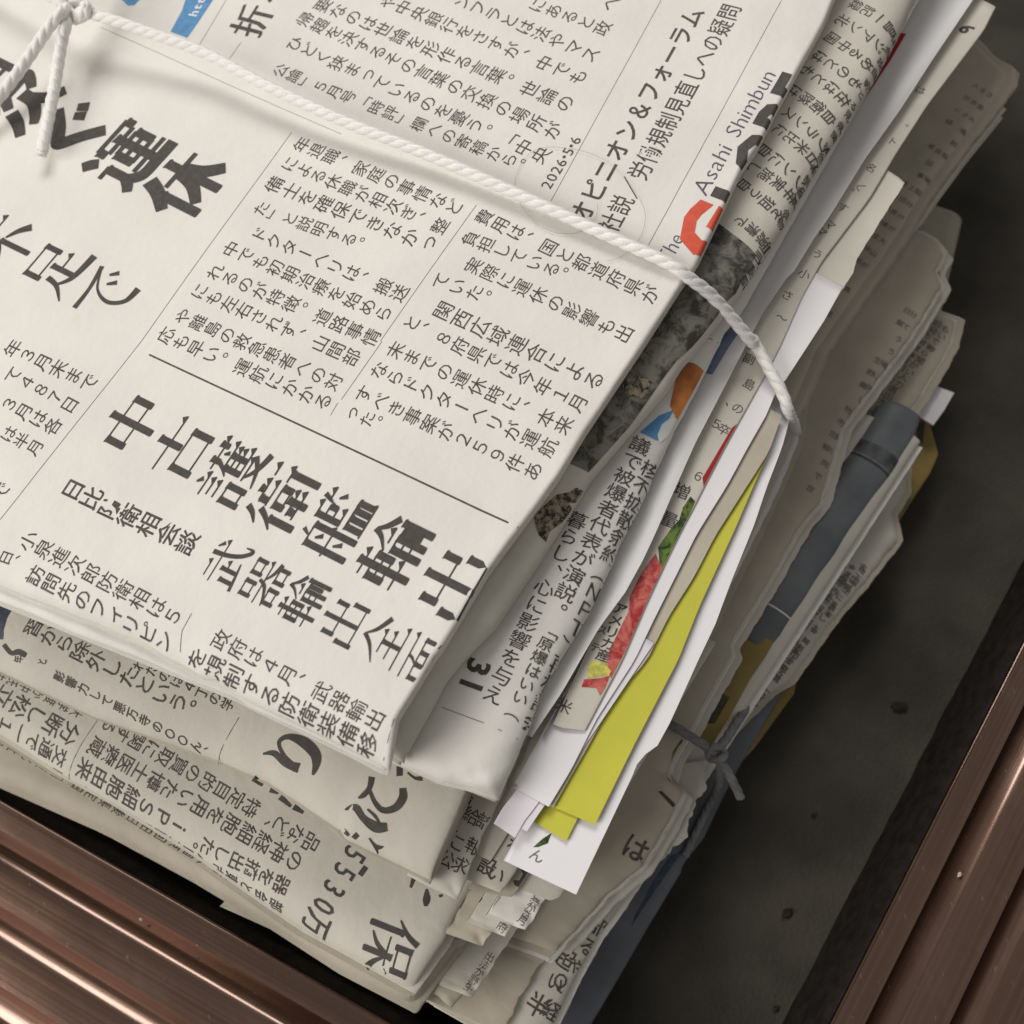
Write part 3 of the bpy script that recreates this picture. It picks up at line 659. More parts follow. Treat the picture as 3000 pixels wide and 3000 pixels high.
s.line(*q12((570, 140), (800, 225)), .14); s.line(*q12((800, 225), (1000, 320)), .14); s.line(*q12((1000, 320), (1060, 390)), .14)
s.patch(cB((-20, 870), (80, 880), (150, 940), (60, 1110), (-40, 1290), (-90, 1180)), ORANGE)
s.patch(q11((1690, 515), (1800, 420), (1880, 390), (1850, 450), (1800, 560), (1780, 560)), BLUE)
s.patch(q11((1815, 470), (1870, 430), (1900, 440), (1850, 540), (1800, 580), (1790, 530)), PALE, eps=0.00008)
s.line(*cB((140, 690), (250, 740)), .2)
newspaper(s2, 'bright newspaper with a rounded fold and page number 31 below the rolled one', [Sheet(Cr, q12((870, 650), (560, 575), (330, 465))+cG((1932, 990), (600, 450)), -0.0205, 0.0008, W=0.2, L=0.34, und=0, dy=-0.002)]+leaves(Cr, q12((880, 655), (720, 590), (570, 560), (330, 450)), -0.0190, 0.0034, 4, 0.3, seed=3, fx=1.5, mats=[PAPER, PAPER2]))

# ---- curled glossy leaflet
Dr = cA((1520, 80), (1290, 420), (1050, 790), (800, 1140), (560, 1530), (300, 1932))+cB((930, 0), (750, 260), (560, 540))+cZ((1150, 0), (1000, 290), (870, 540), (710, 900), (610, 1130), (530, 1300), (420, 1500), (250, 1730))+cE((400, 90), (190, 400))
s = s3 = Sheet(Dr, cE((170, 450), (0, 360)), -0.0231, 0.00025, W=0.17, L=0.33, rr=0.010, Hr=-0.0016, und=0, mat=GLOSS, seed=6, notch=(7, 40))
s.patch(cA((1060, 235), (1098, 240), (980, 440), (860, 620), (700, 850), (690, 830), (830, 620), (960, 410)), DRED, eps=0.0001)
s.patch(cB((300, 600), (350, 590), (400, 660), (330, 760), (210, 960), (160, 950)), mat('print_blue_grey', (0.16, 0.20, 0.32), 0.35, mottle=0.2, spec=0.5), eps=0.0001)
flyer(s3, 'white glossy leaflet curling up along the pile with a red stripe', cat='leaflet', name='leaflet')

# ---- newsprint flyer with food pictures
Er = cA((1730, 50), (1650, 210), (1560, 330), (1250, 740), (1030, 1080), (840, 1400), (500, 1850))+cB((850, 400), (690, 760))+cZ((1340, 60), (1150, 400), (1060, 560), (930, 810), (870, 930), (790, 1080), (700, 1260), (560, 1560), (400, 1932))+cE((600, 370),)
s = s4 = Sheet(Er, cE((585, 385), (400, 365), (250, 300)), -0.0243, 0.0004, W=0.16, notch=(7, 40), far=cA((1740, 45), (1640, 0), (1400, -120)), rr=0.006, Hr=0.0004, und=0.0001, mat=PAPER2, seed=7)
s.text('6', *cA((1530, 205), (1560, 255)), size=5.4, horiz=True, weight=0.03, m=INKB)
for tx, a, b in [('は。', (1200, 640), (1080, 900)), ('ト名', (1000, 1000), (850, 1190)), ('し。', (780, 1330), (700, 1330)), ('す', (650, 1470), (600, 1540)), ('ママ', (560, 1590), (500, 1640)), ('う', (470, 1800), (430, 1860))]:
    s.text(tx, *cA(a, b), size=3.0, ratio=1.0, weight=-0.004)
for tx, a, b in [('小', (860, 250), (830, 300)), ('さ', (740, 400), (700, 470)), ('〜', (700, 560), (680, 590)), ('副', (470, 850), (430, 930)), ('島', (470, 1030), (420, 1110)), ('、', (280, 1180), (240, 1240)), ('の', (390, 1200), (340, 1290)), ('５', (240, 1310), (200, 1390)), ('卒', (290, 1350), (240, 1430)), ('６', (110, 1680), (70, 1770))]:
    s.text(tx, *cB(a, b), size=3.2, ratio=1.0, weight=0.0)
s.patch(cB((350, 1335), (390, 1310), (300, 1500), (150, 1755), (140, 1690)), DRED)
s.text('増量', *cD((820, 110), (720, 340)), size=4.2, ratio=1.0)
s.patch(cD((890, 150), (930, 190), (870, 330), (830, 400), (760, 560), (690, 740), (640, 690), (630, 560), (670, 500), (740, 400), (800, 340), (830, 240)), GREEN)
s.patch(cD((610, 610), (640, 690), (690, 740), (620, 860), (480, 1180), (250, 1620), (215, 1560), (220, 1430), (330, 1200), (390, 1080), (400, 960), (500, 760)), MEAT, eps=0.00006)
s.patch(cD((80, 1480), (200, 1490), (250, 1560), (230, 1600), (60, 1620), (60, 1540)), mat('print_lemon', (0.50, 0.46, 0.10), 0.6, mottle=0.3, mscale=300), eps=0.00007)
s.patch(cD((30, 1630), (160, 1620), (240, 1600), (200, 1700), (160, 1760), (130, 1700), (10, 1690)), MEAT, eps=0.00009)
s.text('アメリカ産', *cD((320, 1060), (190, 1440)), size=3.0, ratio=1.2, weight=0.02)
s.text('ステ', *cD((180, 1230), (120, 1370)), size=2.4, ratio=1.0)
s.text('米', *cE((420, 190), (390, 250)), size=3.4)
flyer(s4, 'newsprint food flyer with red meat and green leaf pictures', cat='flyer')

# ---- white flyer in the middle of the right side
Fr = cB((1130, 345), (1000, 580), (720, 1010))+cZ((1395, 190), (1330, 350), (1210, 560), (1080, 800), (880, 1120), (740, 1400), (600, 1680), (480, 1932))+cE((680, 300), (480, 700), (305, 990))
s = s5 = Sheet(Fr, cE((300, 1005), (80, 885), (-60, 810)), -0.0252, 0.0003, W=0.17, far=cB((1130, 340), (1040, 290), (960, 250)), und=0.0001, mat=WHITE, seed=8, notch=(9, 45))
flyer(s5, 'long plain white flyer between the food flyer and the yellow ones')
s = Sheet(cA((1085, 1300), (900, 1590), (720, 1932))+cB((1240, 130), (990, 590)), cB((960, 640), (850, 560)), -0.0256, 0.0003, W=0.05, far=cA((1085, 1290), (1040, 1250), (900, 1160)), und=0.0002, mat=PAPER2, seed=38, ragged=0.00006)  # upper part of the white flyer; the greyer paper tone stands for its shade
flyer(s, 'upper end of the long white flyer as a separate strip greyed for its shade, between the page numbered 6 and the brownish newspaper', name='loose_page', cat='loose page')
V2 = Sheet(cF((1640, 170), (1570, 270), (1505, 370)), cF((1500, 375), (1450, 350), (1300, 280)), -0.0257, 0.0002, W=0.006, L=0.05, und=0, mat=LAV, seed=9)
flyer(V2, 'pale lavender slip with a small stepped corner below the white flyer')
V2b = Sheet(cF((1560, 190), (1480, 290), (1410, 415)), cF((1400, 425), (1270, 335), (1150, 260)), -0.0254, 0.0002, W=0.0055, L=0.05, und=0, mat=LAV, seed=9)
flyer(V2b, 'pale lavender flyer corner lying over the newsprint strips')

# ---- grey thin newsprint sheet, two yellow flyers, white flyer
Gr = cZ((1425, 365), (1345, 590), (1160, 880), (1000, 1130), (860, 1400), (700, 1650), (560, 1932))+cE((840, 110), (590, 560), (350, 980))
s = Sheet(Gr, cE((335, 1010), (200, 950)), -0.0260, 0.0003, W=0.15, far=cB((760, 1285), (700, 1250)), und=0, mat=PAPER3, seed=10, notch=(6, 40))
flyer(s, 'thin grey-brown sheet edging the upper yellow flyer', name='loose_page', cat='loose page')
Yr1 = cZ((1345, 590), (1250, 800), (1130, 1080), (1020, 1320), (900, 1580), (760, 1932))+cE((1000, 480), (680, 1130))
s = Sheet(Yr1, cE((672, 1150), (440, 1050), (300, 990)), -0.0268, 0.0003, W=0.14, far=cB((605, 1500), (560, 1490)), und=0.0001, mat=YELLOW, seed=11, notch=(11, 45))
flyer(s, 'larger bright yellow flyer poking out of the pile')
s = Sheet(cE((600, 950), (520, 1120), (445, 1270)), cE((440, 1285), (320, 1210), (200, 1140)), -0.0273, 0.0003, W=0.012, L=0.06, und=0, mat=YELLOW, seed=12)
flyer(s, 'yellow flyer with only its lower tip showing, beneath the larger yellow one')
Hr_ = cZ((1470, 410), (1430, 560), (1330, 820), (1250, 1060), (1100, 1430), (1000, 1700), (890, 1932))+cE((1280, 320), (1170, 520), (1030, 610), (980, 740), (525, 1700))
s = Sheet(Hr_, cE((520, 1715), (60, 1500), (-60, 1440)), -0.0281, 0.0003, W=0.14, far=cB((790, 1245), (700, 1200)), und=0.00015, mat=WHITE, seed=13, notch=(17, 55))
s.patch(cE((170, 1330), (250, 1260), (320, 1215), (290, 1300), (210, 1330)), GREEN); s.text('ん', *cE((200, 1400), (180, 1440)), size=3, m=INKG)
flyer(s, 'wide white flyer with a sharp lower corner under the yellow flyers')

# ---- newspaper on the front side, large brush lettering
F1f = q12((430, 1090), (0, 880))+q02((1932, 850), (1500, 560), (1200, 430), (490, 180), (0, -60))
s = sF1 = Sheet(cF((1010, 60), (900, 320), (720, 690)), F1f, -0.0292, 0.0085, W=0.22, L=0.30, rr=0.003, Hr=0.001, rf=0.015, Hf=0.0065, und=0.0002, seed=14, mat=PAPER2)
s.text('習から除外したという。', *cG((270, 380), (1580, 1060)), ratio=1.12, fill=0.97)
s.text('影響力して悪万寺の○○ん、', *cG((480, 780), (1690, 1400)), ratio=0.75, fill=0.95)
s.text('年と', *cG((150, 640), (340, 660)), ratio=0.6, size=3)
s.text('れたのは４丁の学', *cG((1130, 680), (1840, 1000)), ratio=0.95, fill=0.97)
s.line(*cG((1932, 1110), (1790, 1370)), .16); s.line(*cG((1790, 1370), (1765, 1500)), .16)
s.brush(cI((470, 1405), (560, 1400), (650, 1480), (760, 1520)), (4, 14, 16, 24))
s.brush(cI((740, 1530), (640, 1420), (600, 1310), (680, 1265), (800, 1310), (890, 1400), (900, 1490), (872, 1575)), (18, 9, 9, 14, 26, 26, 18, 5))
s.brush(cI((1350, 1590), (1330, 1680), (1280, 1740), (1240, 1760)), (15, 12, 12, 4))
s.brush(cI((1330, 1690), (1370, 1790), (1440, 1860), (1540, 1840), (1600, 1760), (1600, 1680)), (8, 10, 14, 18, 20, 16))
s.brush(cF((30, 200), (110, 180), (180, 270), (280, 340), (370, 340)), (4, 16, 16, 26, 20))
s.brush(cF((210, 195), (270, 250), (310, 310)), (4, 7, 4))
s.brush(cI((1550, 1545), (1600, 1545)), (24, 20)); s.brush(cI((1640, 1555), (1700, 1600), (1760, 1600)), (4, 7, 14))
s.brush(cF((225, 430), (270, 490), (320, 530)), (4, 8, 24)); s.brush(cF((100, 400), (130, 430)), (16, 12)); s.brush(cF((0, 350), (60, 410)), (12, 6))
for a, b in [((395, 1600), (470, 1660)), ((530, 1690), (600, 1720)), ((610, 1750), (700, 1830)), ((720, 1830), (800, 1880))]:
    s.brush(cI(a, b), (16, 8))
s.brush(cG((30, 520), (90, 590), (150, 580), (210, 610)), (10, 10, 14, 12))
s.patch(cG((-80, 190), (0, 190), (70, 190), (110, 215), (60, 300), (30, 400), (25, 480), (-80, 470)), NAVY)
newspaper(sF1, 'newspaper with large black brush lettering below the front fold of the top one', [Sheet(cF((1010, 60), (900, 320), (720, 690)), F1f, -0.0345, 0.0006, W=0.2, L=0.28, und=0, mat=PAPER2, dy=0.0008, dx=-0.004)]+leaves(cF((1010, 60), (900, 320), (720, 690)), F1f, -0.0330, 0.0045, 4, 1.4, seed=4, fx=0.5, W=0.2, L=0.06))

# ---- thin folded pages between the two front newspapers
s = Sheet(cF((1300, 80), (1160, 380), (1060, 620), (945, 920)), cF((940, 932), (820, 870), (720, 830), (560, 745)), -0.0380, 0.0022, W=0.10, L=0.07, rr=0.003, Hr=0.0008, rf=0.003, Hf=0.001, und=0.0001, crumple=0.0006, mat=PAPER2, seed=15, ragged=0.00012, notch=(13, 30))
for ch, x, y in [('膜', 990, 130), ('給', 1050, 250), ('語', 1160, 300), ('こ', 940, 470), ('報', 1070, 500), ('求', 960, 650), ('公', 850, 600), ('れ', 900, 310)]:
    s.text(ch, *cF((x, y), (x-30, y+60)), size=4.0, ratio=1.0)
flyer(s, 'folded newsprint page with a torn corner beside the brush lettering', name='loose_page', cat='loose page')
s = Sheet(cF((1400, 280), (1340, 400), (1215, 600)), cF((1210, 615), (1100, 570), (1000, 520)), -0.0405, 0.0003, W=0.07, L=0.05, und=0, mat=PAPER2, seed=16, notch=(8, 25))
flyer(s, 'narrow blank newsprint page with a square end left of the small white flyer corner', name='loose_page', cat='loose page')
s = Sheet(cF((1640, 260), (1560, 400), (1440, 660), (1300, 855)), cF((1290, 872), (1180, 830), (1080, 790), (960, 740)), -0.0412, 0.0018, W=0.08, L=0.06, rr=0.003, Hr=0.0006, rf=0.002, Hf=0.0006, und=0.0001, mat=PAPER2, seed=17, ragged=0.0001, notch=(11, 30))
for ch, x, y in [('を', 1400, 510), ('設', 1180, 660), ('い', 1250, 720), ('成', 1340, 100), ('一', 1310, 130)]:
    s.text(ch, *cF((x, y), (x-30, y+60)), size=4.4, ratio=1.0, weight=0.01)
flyer(s, 'small folded newsprint page with a few bold characters under the lavender slips', name='loose_page', cat='loose page')
s = Sheet(cF((1660, 480), (1520, 700), (1430, 840), (1390, 880)), cF((1370, 905), (1240, 890), (1100, 850)), -0.0440, 0.0008, W=0.07, L=0.06, und=0.0001, mat=PAPER3, seed=18, notch=(9, 30))
s.patch(cF((1450, 680), (1520, 705), (1440, 830), (1400, 810), (1390, 770), (1440, 770), (1470, 720)), INKB)
flyer(s, 'brownish page with a thick black printed corner below the white flyer tip', name='loose_page', cat='loose page')
s = Sheet(cF((1932, 640), (1860, 760), (1785, 880)), cF((1780, 900), (1690, 935), (1440, 845), (1300, 800)), -0.0452, 0.0016, W=0.06, L=0.07, rr=0.002, Hr=0.0005, und=0.0001, mat=PAPER2, seed=19, notch=(14, 30))
flyer(s, 'plain folded page with a blunt end under the wide white flyer', name='loose_page', cat='loose page')

for k_, (r_, f_, z_, t_, m_, lb_) in enumerate([
    (cF((1500, 960), (1420, 1080), (1330, 1210)), cF((1320, 1225), (1230, 1190), (1130, 1150)), -0.0461, 0.0004, PAPER2, 'creased pale page end a little below the blunt folded page'),
    (cF((1330, 1000), (1240, 1150), (1150, 1290)), cF((1140, 1305), (1060, 1275), (960, 1240)), -0.0465, 0.0003, PAPER3, 'brownish page end tucked in beside the creased pale one'),
    (cF((1640, 930), (1580, 1040), (1500, 1150)), cF((1490, 1170), (1420, 1150), (1320, 1110)), -0.0458, 0.0004, PAPER, 'cream page end with faint print below the wide white flyer'),
    (cF((1250, 1420), (1160, 1560), (1060, 1700)), cF((1050, 1715), (960, 1680), (880, 1650)), -0.0664, 0.0003, PAPER2, 'pale ragged page end above the sagging brown page')]):
    s = Sheet(r_, f_, z_, t_, W=0.04, L=0.05, rr=0.003, Hr=0.0003, und=0.0003, crumple=0.0009, mat=m_, seed=70+k_, ragged=0.00014, notch=(9, 25))
    if k_ != 1:
        for q_ in range(0, 9, 2): filler(s, (r_[0][0]*(1-q_/9)+r_[2][0]*q_/9-12, r_[0][1]*(1-q_/9)+r_[2][1]*q_/9-7), (r_[0][0]*(1-q_/9)+r_[2][0]*q_/9-18, r_[0][1]*(1-q_/9)+r_[2][1]*q_/9+3), 1, size=2.3, ratio=1.1, m=INKG, weight=0.0)
    flyer(s, lb_, name='loose_page', cat='loose page')

# ---- lower front newspaper, turned the other way
F2f = cF((545, 1655), (0, 1350))+q02((1700, 1400), (1100, 980), (640, 690), (330, 520), (0, 310))
s = sF2 = Sheet(cF((1130, 760), (1000, 950), (820, 1270), (560, 1640)), F2f, -0.0472, 0.0115, W=0.24, L=0.175, rr=0.005, Hr=0.002, rf=0.011, Hf=0.006, und=0.0002, seed=20, mat=PAPER2)
for tx, a, b in [('の神経細胞を用いた博士医療蔵', (1665, 1010), (545, 365)), ('ｉＰＳ細胞由来', (1010, 815), (475, 490)), ('器を摘出した。', (1590, 1145), (1090, 885)), ('交通で一１', (335, 420), (30, 240)), ('分断し松立', (390, 290), (20, 80)), ('品など、特定目的の買取に関する', (1760, 905), (620, 240))]:
    s.text(tx, *q02(a, b), ratio=1.12, fill=0.97)
filler(s, *q02((1560, 1260), (440, 590)), 15, ratio=0.6); filler(s, *q02((430, 170), (0, -40)), 7, ratio=0.6, fill=0.95)
filler(s, *q02((330, 520), (0, 330)), 5, ratio=0.5)
s.line(*q02((560, 200), (460, 350)), .16); s.line(*q02((460, 350), (400, 480)), .16); s.line(*q02((400, 480), (390, 580)), .16)
s.text('5530万', *P3((1040, 2505), (925, 2708)), horiz=True, size=5.6, ratio=1.45, weight=0.006, m=INKB)
s.text('保', *cF((390, 1310), (190, 1230)), size=13, ratio=1.0, ser=10.5, m=INKB)
s.brush(cF((690, 840), (690, 920), (680, 980)), (5, 18, 8)); s.brush(cF((590, 740), (560, 830)), (12, 6)); s.brush(cF((790, 900), (820, 890)), (8, 6)); s.brush(cF((200, 660), (150, 730)), (13, 13))
newspaper(sF2, 'newspaper lying the other way round with 5530万 printed, close to the front rail', [Sheet(cF((1130, 760), (820, 1270), (560, 1640)), F2f, -0.0555, 0.0006, W=0.2, L=0.16, und=0, mat=PAPER3, dx=0.0015, dy=0.001)]+leaves(cF((1130, 760), (1000, 950), (820, 1270), (560, 1640)), F2f, -0.0490, 0.0095, 7, 2.2, seed=5, fx=1.0, W=0.2, L=0.08))

# ---- loose pages under it on the right
s = Sheet(cF((1245, 890), (1150, 1060), (1060, 1200), (985, 1315)), cF((980, 1325), (920, 1300), (810, 1285), (700, 1240)), -0.0592, 0.0006, W=0.06, L=0.08, rr=0.004, Hr=-0.001, und=0.0004, crumple=0.0012, mat=PAPER2, seed=21, notch=(9, 30))
flyer(s, 'crumpled pale page end beside the newspaper with 5530万', name='loose_page', cat='loose page')
Ir = cA((1820, 500), (1810, 580), (1650, 800), (1500, 980), (1200, 1380), (850, 1932))+cB((1500, 0), (1200, 420), (950, 780), (800, 1130))
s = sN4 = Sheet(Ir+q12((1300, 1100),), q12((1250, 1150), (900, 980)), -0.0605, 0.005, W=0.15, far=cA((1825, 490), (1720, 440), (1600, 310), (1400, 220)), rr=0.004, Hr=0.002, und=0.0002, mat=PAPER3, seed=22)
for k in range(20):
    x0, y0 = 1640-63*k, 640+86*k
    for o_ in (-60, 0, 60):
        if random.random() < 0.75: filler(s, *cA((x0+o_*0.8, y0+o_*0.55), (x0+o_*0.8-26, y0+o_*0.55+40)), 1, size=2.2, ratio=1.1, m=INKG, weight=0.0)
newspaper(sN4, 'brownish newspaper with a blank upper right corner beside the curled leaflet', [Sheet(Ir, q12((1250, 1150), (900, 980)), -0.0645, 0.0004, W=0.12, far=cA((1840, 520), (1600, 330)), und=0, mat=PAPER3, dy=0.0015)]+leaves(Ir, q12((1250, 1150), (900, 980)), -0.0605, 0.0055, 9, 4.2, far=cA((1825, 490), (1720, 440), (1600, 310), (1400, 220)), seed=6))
s = Sheet(cF((1540, 900), (1350, 1200), (1180, 1480), (905, 1780)), cF((880, 1795), (740, 1670), (600, 1600)), -0.0668, 0.0009, W=0.09, L=0.10, rr=0.004, Hr=0.0008, und=0.0004, crumple=0.001, mat=PAPER3, seed=23, notch=(14, 30))
flyer(s, 'sagging brown page with a pointed corner near the front gasket', name='loose_page', cat='loose page')
Jr = cA((1800, 780), (1500, 1150), (1200, 1560), (900, 1932))+cB((1240, 420), (1100, 620), (850, 1000), (760, 1300))
s = Sheet(Jr, cD((1100, 600), (900, 500)), -0.0675, 0.0012, W=0.10, far=cA((1810, 775), (1740, 720), (1500, 640)), und=0.0001, mat=PAPER, seed=24, dy=0.0)
s.patch(cA((1560, 880), (1600, 870), (1200, 1440), (950, 1810), (930, 1790), (1290, 1280)), OLIVE)
flyer(s, 'thin page with a pale edge standing out at the upper right', name='loose_page', cat='loose page')
s = Sheet([(x+5, y+2) for x, y in Jr], cD((1120, 640), (900, 540)), -0.0692, 0.0005, W=0.10, far=cA((1780, 830), (1600, 700)), und=0.0001, mat=PAPER2, seed=25)
flyer(s, 'thin page just under the pale-edged one at the upper right', name='loose_page', cat='loose page')

for k_ in range(5):
    rd_ = random.Random(60+k_); o_ = rd_.uniform(-4, 26)
    s = Sheet([(x+o_*0.87+rd_.uniform(-3, 3), y+o_*0.5) for x, y in Ir+cZ((1500, 500), (1360, 830), (1200, 1160), (1000, 1560))], cD((640+20*k_, 1500+30*k_), (480, 1430)), -0.0662-0.0002*k_, 0.00012, W=0.04, far=[(x-8*k_-rd_.uniform(0, 14), y+22*k_+rd_.uniform(0, 10)) for x, y in cA((1800, 560), (1650, 450), (1500, 330))], und=0, mat=[PAPER2, WHITE, PAPER3, PAPER, PAPER3][k_], seed=90+k_, ragged=0.00008, rr=0.003, Hr=0.0001)
    if k_ in (0, 3):
        for q_ in range(16): filler(s, *cA((1700-66*q_, 700+92*q_), (1680-66*q_, 730+92*q_)), 2, size=2.2, ratio=1.3, m=INKG)
    flyer(s, ['thin grey-beige page fanned out at the upper right, with faint small print', 'thin white page fanned out at the upper right', 'dim brown page fanned out at the upper right', 'thin cream page fanned out at the upper right, with faint small print', 'dim brown page fanned out at the upper right'][k_], name='loose_page', cat='loose page', group='fanned pages at the upper right')

Kr = cB((1850, 100), (1780, 230), (1830, 330), (1600, 700), (1280, 1120), (1120, 1330))+cD((1932, 200), (1780, 370), (1500, 860), (1200, 1340), (1220, 1420), (960, 1880))+cE((1440, 370), (1280, 640), (1250, 770), (1380, 880), (1330, 990), (1200, 1230), (1050, 1480), (760, 1720))
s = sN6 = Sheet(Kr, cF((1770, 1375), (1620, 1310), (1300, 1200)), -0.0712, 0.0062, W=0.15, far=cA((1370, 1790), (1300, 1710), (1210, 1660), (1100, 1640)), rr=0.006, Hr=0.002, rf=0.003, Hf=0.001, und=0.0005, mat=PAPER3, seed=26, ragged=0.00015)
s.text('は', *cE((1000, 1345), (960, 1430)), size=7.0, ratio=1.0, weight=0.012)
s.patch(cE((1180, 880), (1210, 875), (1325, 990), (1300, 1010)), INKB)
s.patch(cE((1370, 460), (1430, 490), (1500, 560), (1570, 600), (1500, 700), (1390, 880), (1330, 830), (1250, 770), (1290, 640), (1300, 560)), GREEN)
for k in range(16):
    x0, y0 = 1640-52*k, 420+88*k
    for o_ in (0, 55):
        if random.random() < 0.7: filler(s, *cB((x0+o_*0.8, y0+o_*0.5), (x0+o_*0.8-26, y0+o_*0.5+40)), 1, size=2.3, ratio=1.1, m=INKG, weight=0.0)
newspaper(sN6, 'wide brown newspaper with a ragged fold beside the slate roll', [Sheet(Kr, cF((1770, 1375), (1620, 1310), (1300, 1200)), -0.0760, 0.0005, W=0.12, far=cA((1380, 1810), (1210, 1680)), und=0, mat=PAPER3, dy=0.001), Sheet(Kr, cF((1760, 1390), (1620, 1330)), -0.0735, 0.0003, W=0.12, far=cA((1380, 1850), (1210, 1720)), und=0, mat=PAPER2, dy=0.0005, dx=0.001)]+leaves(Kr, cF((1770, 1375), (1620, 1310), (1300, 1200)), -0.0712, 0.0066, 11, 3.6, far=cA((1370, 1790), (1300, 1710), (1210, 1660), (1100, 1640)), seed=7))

# torn page
s = Sheet(cE((1590, 620), (1550, 860), (1450, 1060), (1430, 1210), (1250, 1400), (1080, 1500)), cE((1060, 1515), (950, 1480)), -0.0786, 0.0004, W=0.05, far=cE((1600, 600), (1500, 640)), und=0.0004, mat=PAPER2, seed=27, ragged=0.00045)
flyer(s, 'torn newsprint page with a ragged pale edge below the slate roll', name='torn_page', cat='torn page')
Nr = q12((1932, 700), (1720, 1050), (1540, 1320), (1450, 1440), (1330, 1660), (1200, 1932))
s = sN8 = Sheet(Nr, q12((1100, 2120), (800, 1950)), -0.0797, 0.0068, W=0.14, L=0.20, rr=0.008, Hr=0.003, und=0.0002, mat=PAPER2, seed=28)
for ch, x, y, z in [('黒', 1470, 1225, 5), ('ニ', 1400, 1345, 4.5), ('部', 1450, 1380, 5), ('す', 1320, 1450, 5), ('る', 1400, 1500, 5), ('超', 1260, 1560, 5.5), ('や', 1330, 1610, 4), ('い', 1210, 1700, 4.5), ('Ｑ', 1240, 1690, 4.5), ('半', 1110, 1830, 6), ('経', 1190, 1860, 5)]:
    s.text(ch, *q12((x, y), (x-40, y+75)), size=z, ratio=1.0, weight=0.006)
newspaper(sN8, 'newspaper with sparse bold print along its rounded edge at the bottom of the picture', [Sheet([(x-14, y-6) for x, y in Nr], q12((1050, 2100), (800, 1970)), -0.0840, 0.0006, W=0.12, L=0.18, und=0, mat=PAPER3, dy=0.001)]+leaves(Nr, q12((1100, 2120), (800, 1950)), -0.0815, 0.0055, 6, 1.6, seed=8, L=0.2))
s = Sheet(cF((1640, 1390), (1560, 1530), (1450, 1700), (1360, 1900)), cF((1300, 2010), (1100, 1920)), -0.0775, 0.0007, W=0.08, L=0.08, rr=0.004, Hr=0.0004, und=0.0005, mat=PAPER3, seed=29, ragged=0.0002)
flyer(s, 'frayed brown page edge left of the bold print at the bottom', name='loose_page', cat='loose page')

Mr = cB((1930, 590), (1900, 740), (1780, 960), (1640, 1180), (1400, 1500))
s = sN9 = Sheet(Mr, q21((500, 1400), (300, 1300)), -0.0872, 0.004, W=0.12, far=cB((1935, 575), (1830, 540), (1700, 480), (1500, 400)), rr=0.005, Hr=0.002, und=0.0003, mat=PAPER3, seed=30)
for k in range(9):
    for j in range(3):
        filler(s, *cB((1860-75*k-60*j, 640+85*k-40*j), (1830-75*k-60*j, 690+85*k-40*j)), 2, size=2.8, ratio=1.1, weight=0.01, m=INKG)
newspaper(sN9, 'dark greyish newspaper with smudged print above the slate roll', leaves(Mr, q21((500, 1400), (300, 1300)), -0.0872, 0.0042, 6, 3.0, far=cB((1935, 575), (1830, 540), (1700, 480), (1500, 400)), seed=9))

# slate blue-grey rolled magazine
def tube(path, rad, segs=12, closed_ends=True, squash=1.0):
    path = np.array(path, float); n = len(path); rad = np.broadcast_to(rad, (n,))
    d = np.gradient(path, axis=0); d /= np.linalg.norm(d, axis=1)[:, None]
    V, fc = [], []
    up = np.array([0, 0, 1.0])
    for i in range(n):
        a = np.cross(d[i], up); la = np.linalg.norm(a); a = a/la if la > 1e-6 else np.array([1.0, 0, 0]); b = np.cross(a, d[i])
        for k in range(segs):
            t_ = 2*math.pi*k/segs
            V.append(path[i]+rad[i]*(a*math.cos(t_)+b*math.sin(t_)*squash))
    for i in range(n-1):
        for k in range(segs):
            k2 = (k+1) % segs; fc.append((i*segs+k, i*segs+k2, (i+1)*segs+k2, (i+1)*segs+k))
    if closed_ends:
        fc.append(tuple(range(segs))[::-1]); fc.append(tuple((n-1)*segs+k for k in range(segs)))
    return V, fc
def spline(pts, n):
    pts = np.array(pts, float); m_ = len(pts); t_ = np.linspace(0, m_-1, n); i = np.clip(t_.astype(int), 0, m_-2); f = (t_-i)[:, None]
    p = lambda k: pts[np.clip(i+k, 0, m_-1)]
    return 0.5*((2*p(0))+(-p(-1)+p(1))*f+(2*p(-1)-5*p(0)+4*p(1)-p(2))*f*f+(-p(-1)+3*p(0)-3*p(1)+p(2))*f**3)
roll = empty('rolled_magazine'); tag(roll, 'rolled magazine in a slate blue-grey cover lying along the right of the pile', 'magazine')
rp = [at(p, -0.0815) for p in q21((1240, 390), (1090, 640), (830, 1000), (570, 1400), (380, 1710))]
Pth = spline(rp, 40)
V, fc = tube(Pth, 0.0068*np.interp(np.linspace(0, 1, 40), [0, .1, .6, .9, 1], [.86, 1.0, 1.04, .93, .8]), 28, squash=0.5); new_obj('cover', V, fc, [SLATE], parent=roll)
for f0, f1, m_ in [(0.295, 0.302, INKB), (0.825, 0.829, PALE), (0.235, 0.285, mat('cover_print', (0.10, 0.105, 0.11), 0.5, mottle=0.5, mscale=200))]:
    a_, b_ = int(f0*400), int(f1*400)+2
    seg = spline(rp, 400)[a_:b_]
    rr_ = 0.00688*np.interp(np.linspace(0, 1, 400), [0, .1, .6, .9, 1], [.86, 1.0, 1.04, .93, .8])[a_:b_]
    V, fc = tube(seg, rr_, 28, False, squash=0.51); new_obj('cover_stripe', V, fc, [m_], parent=roll)

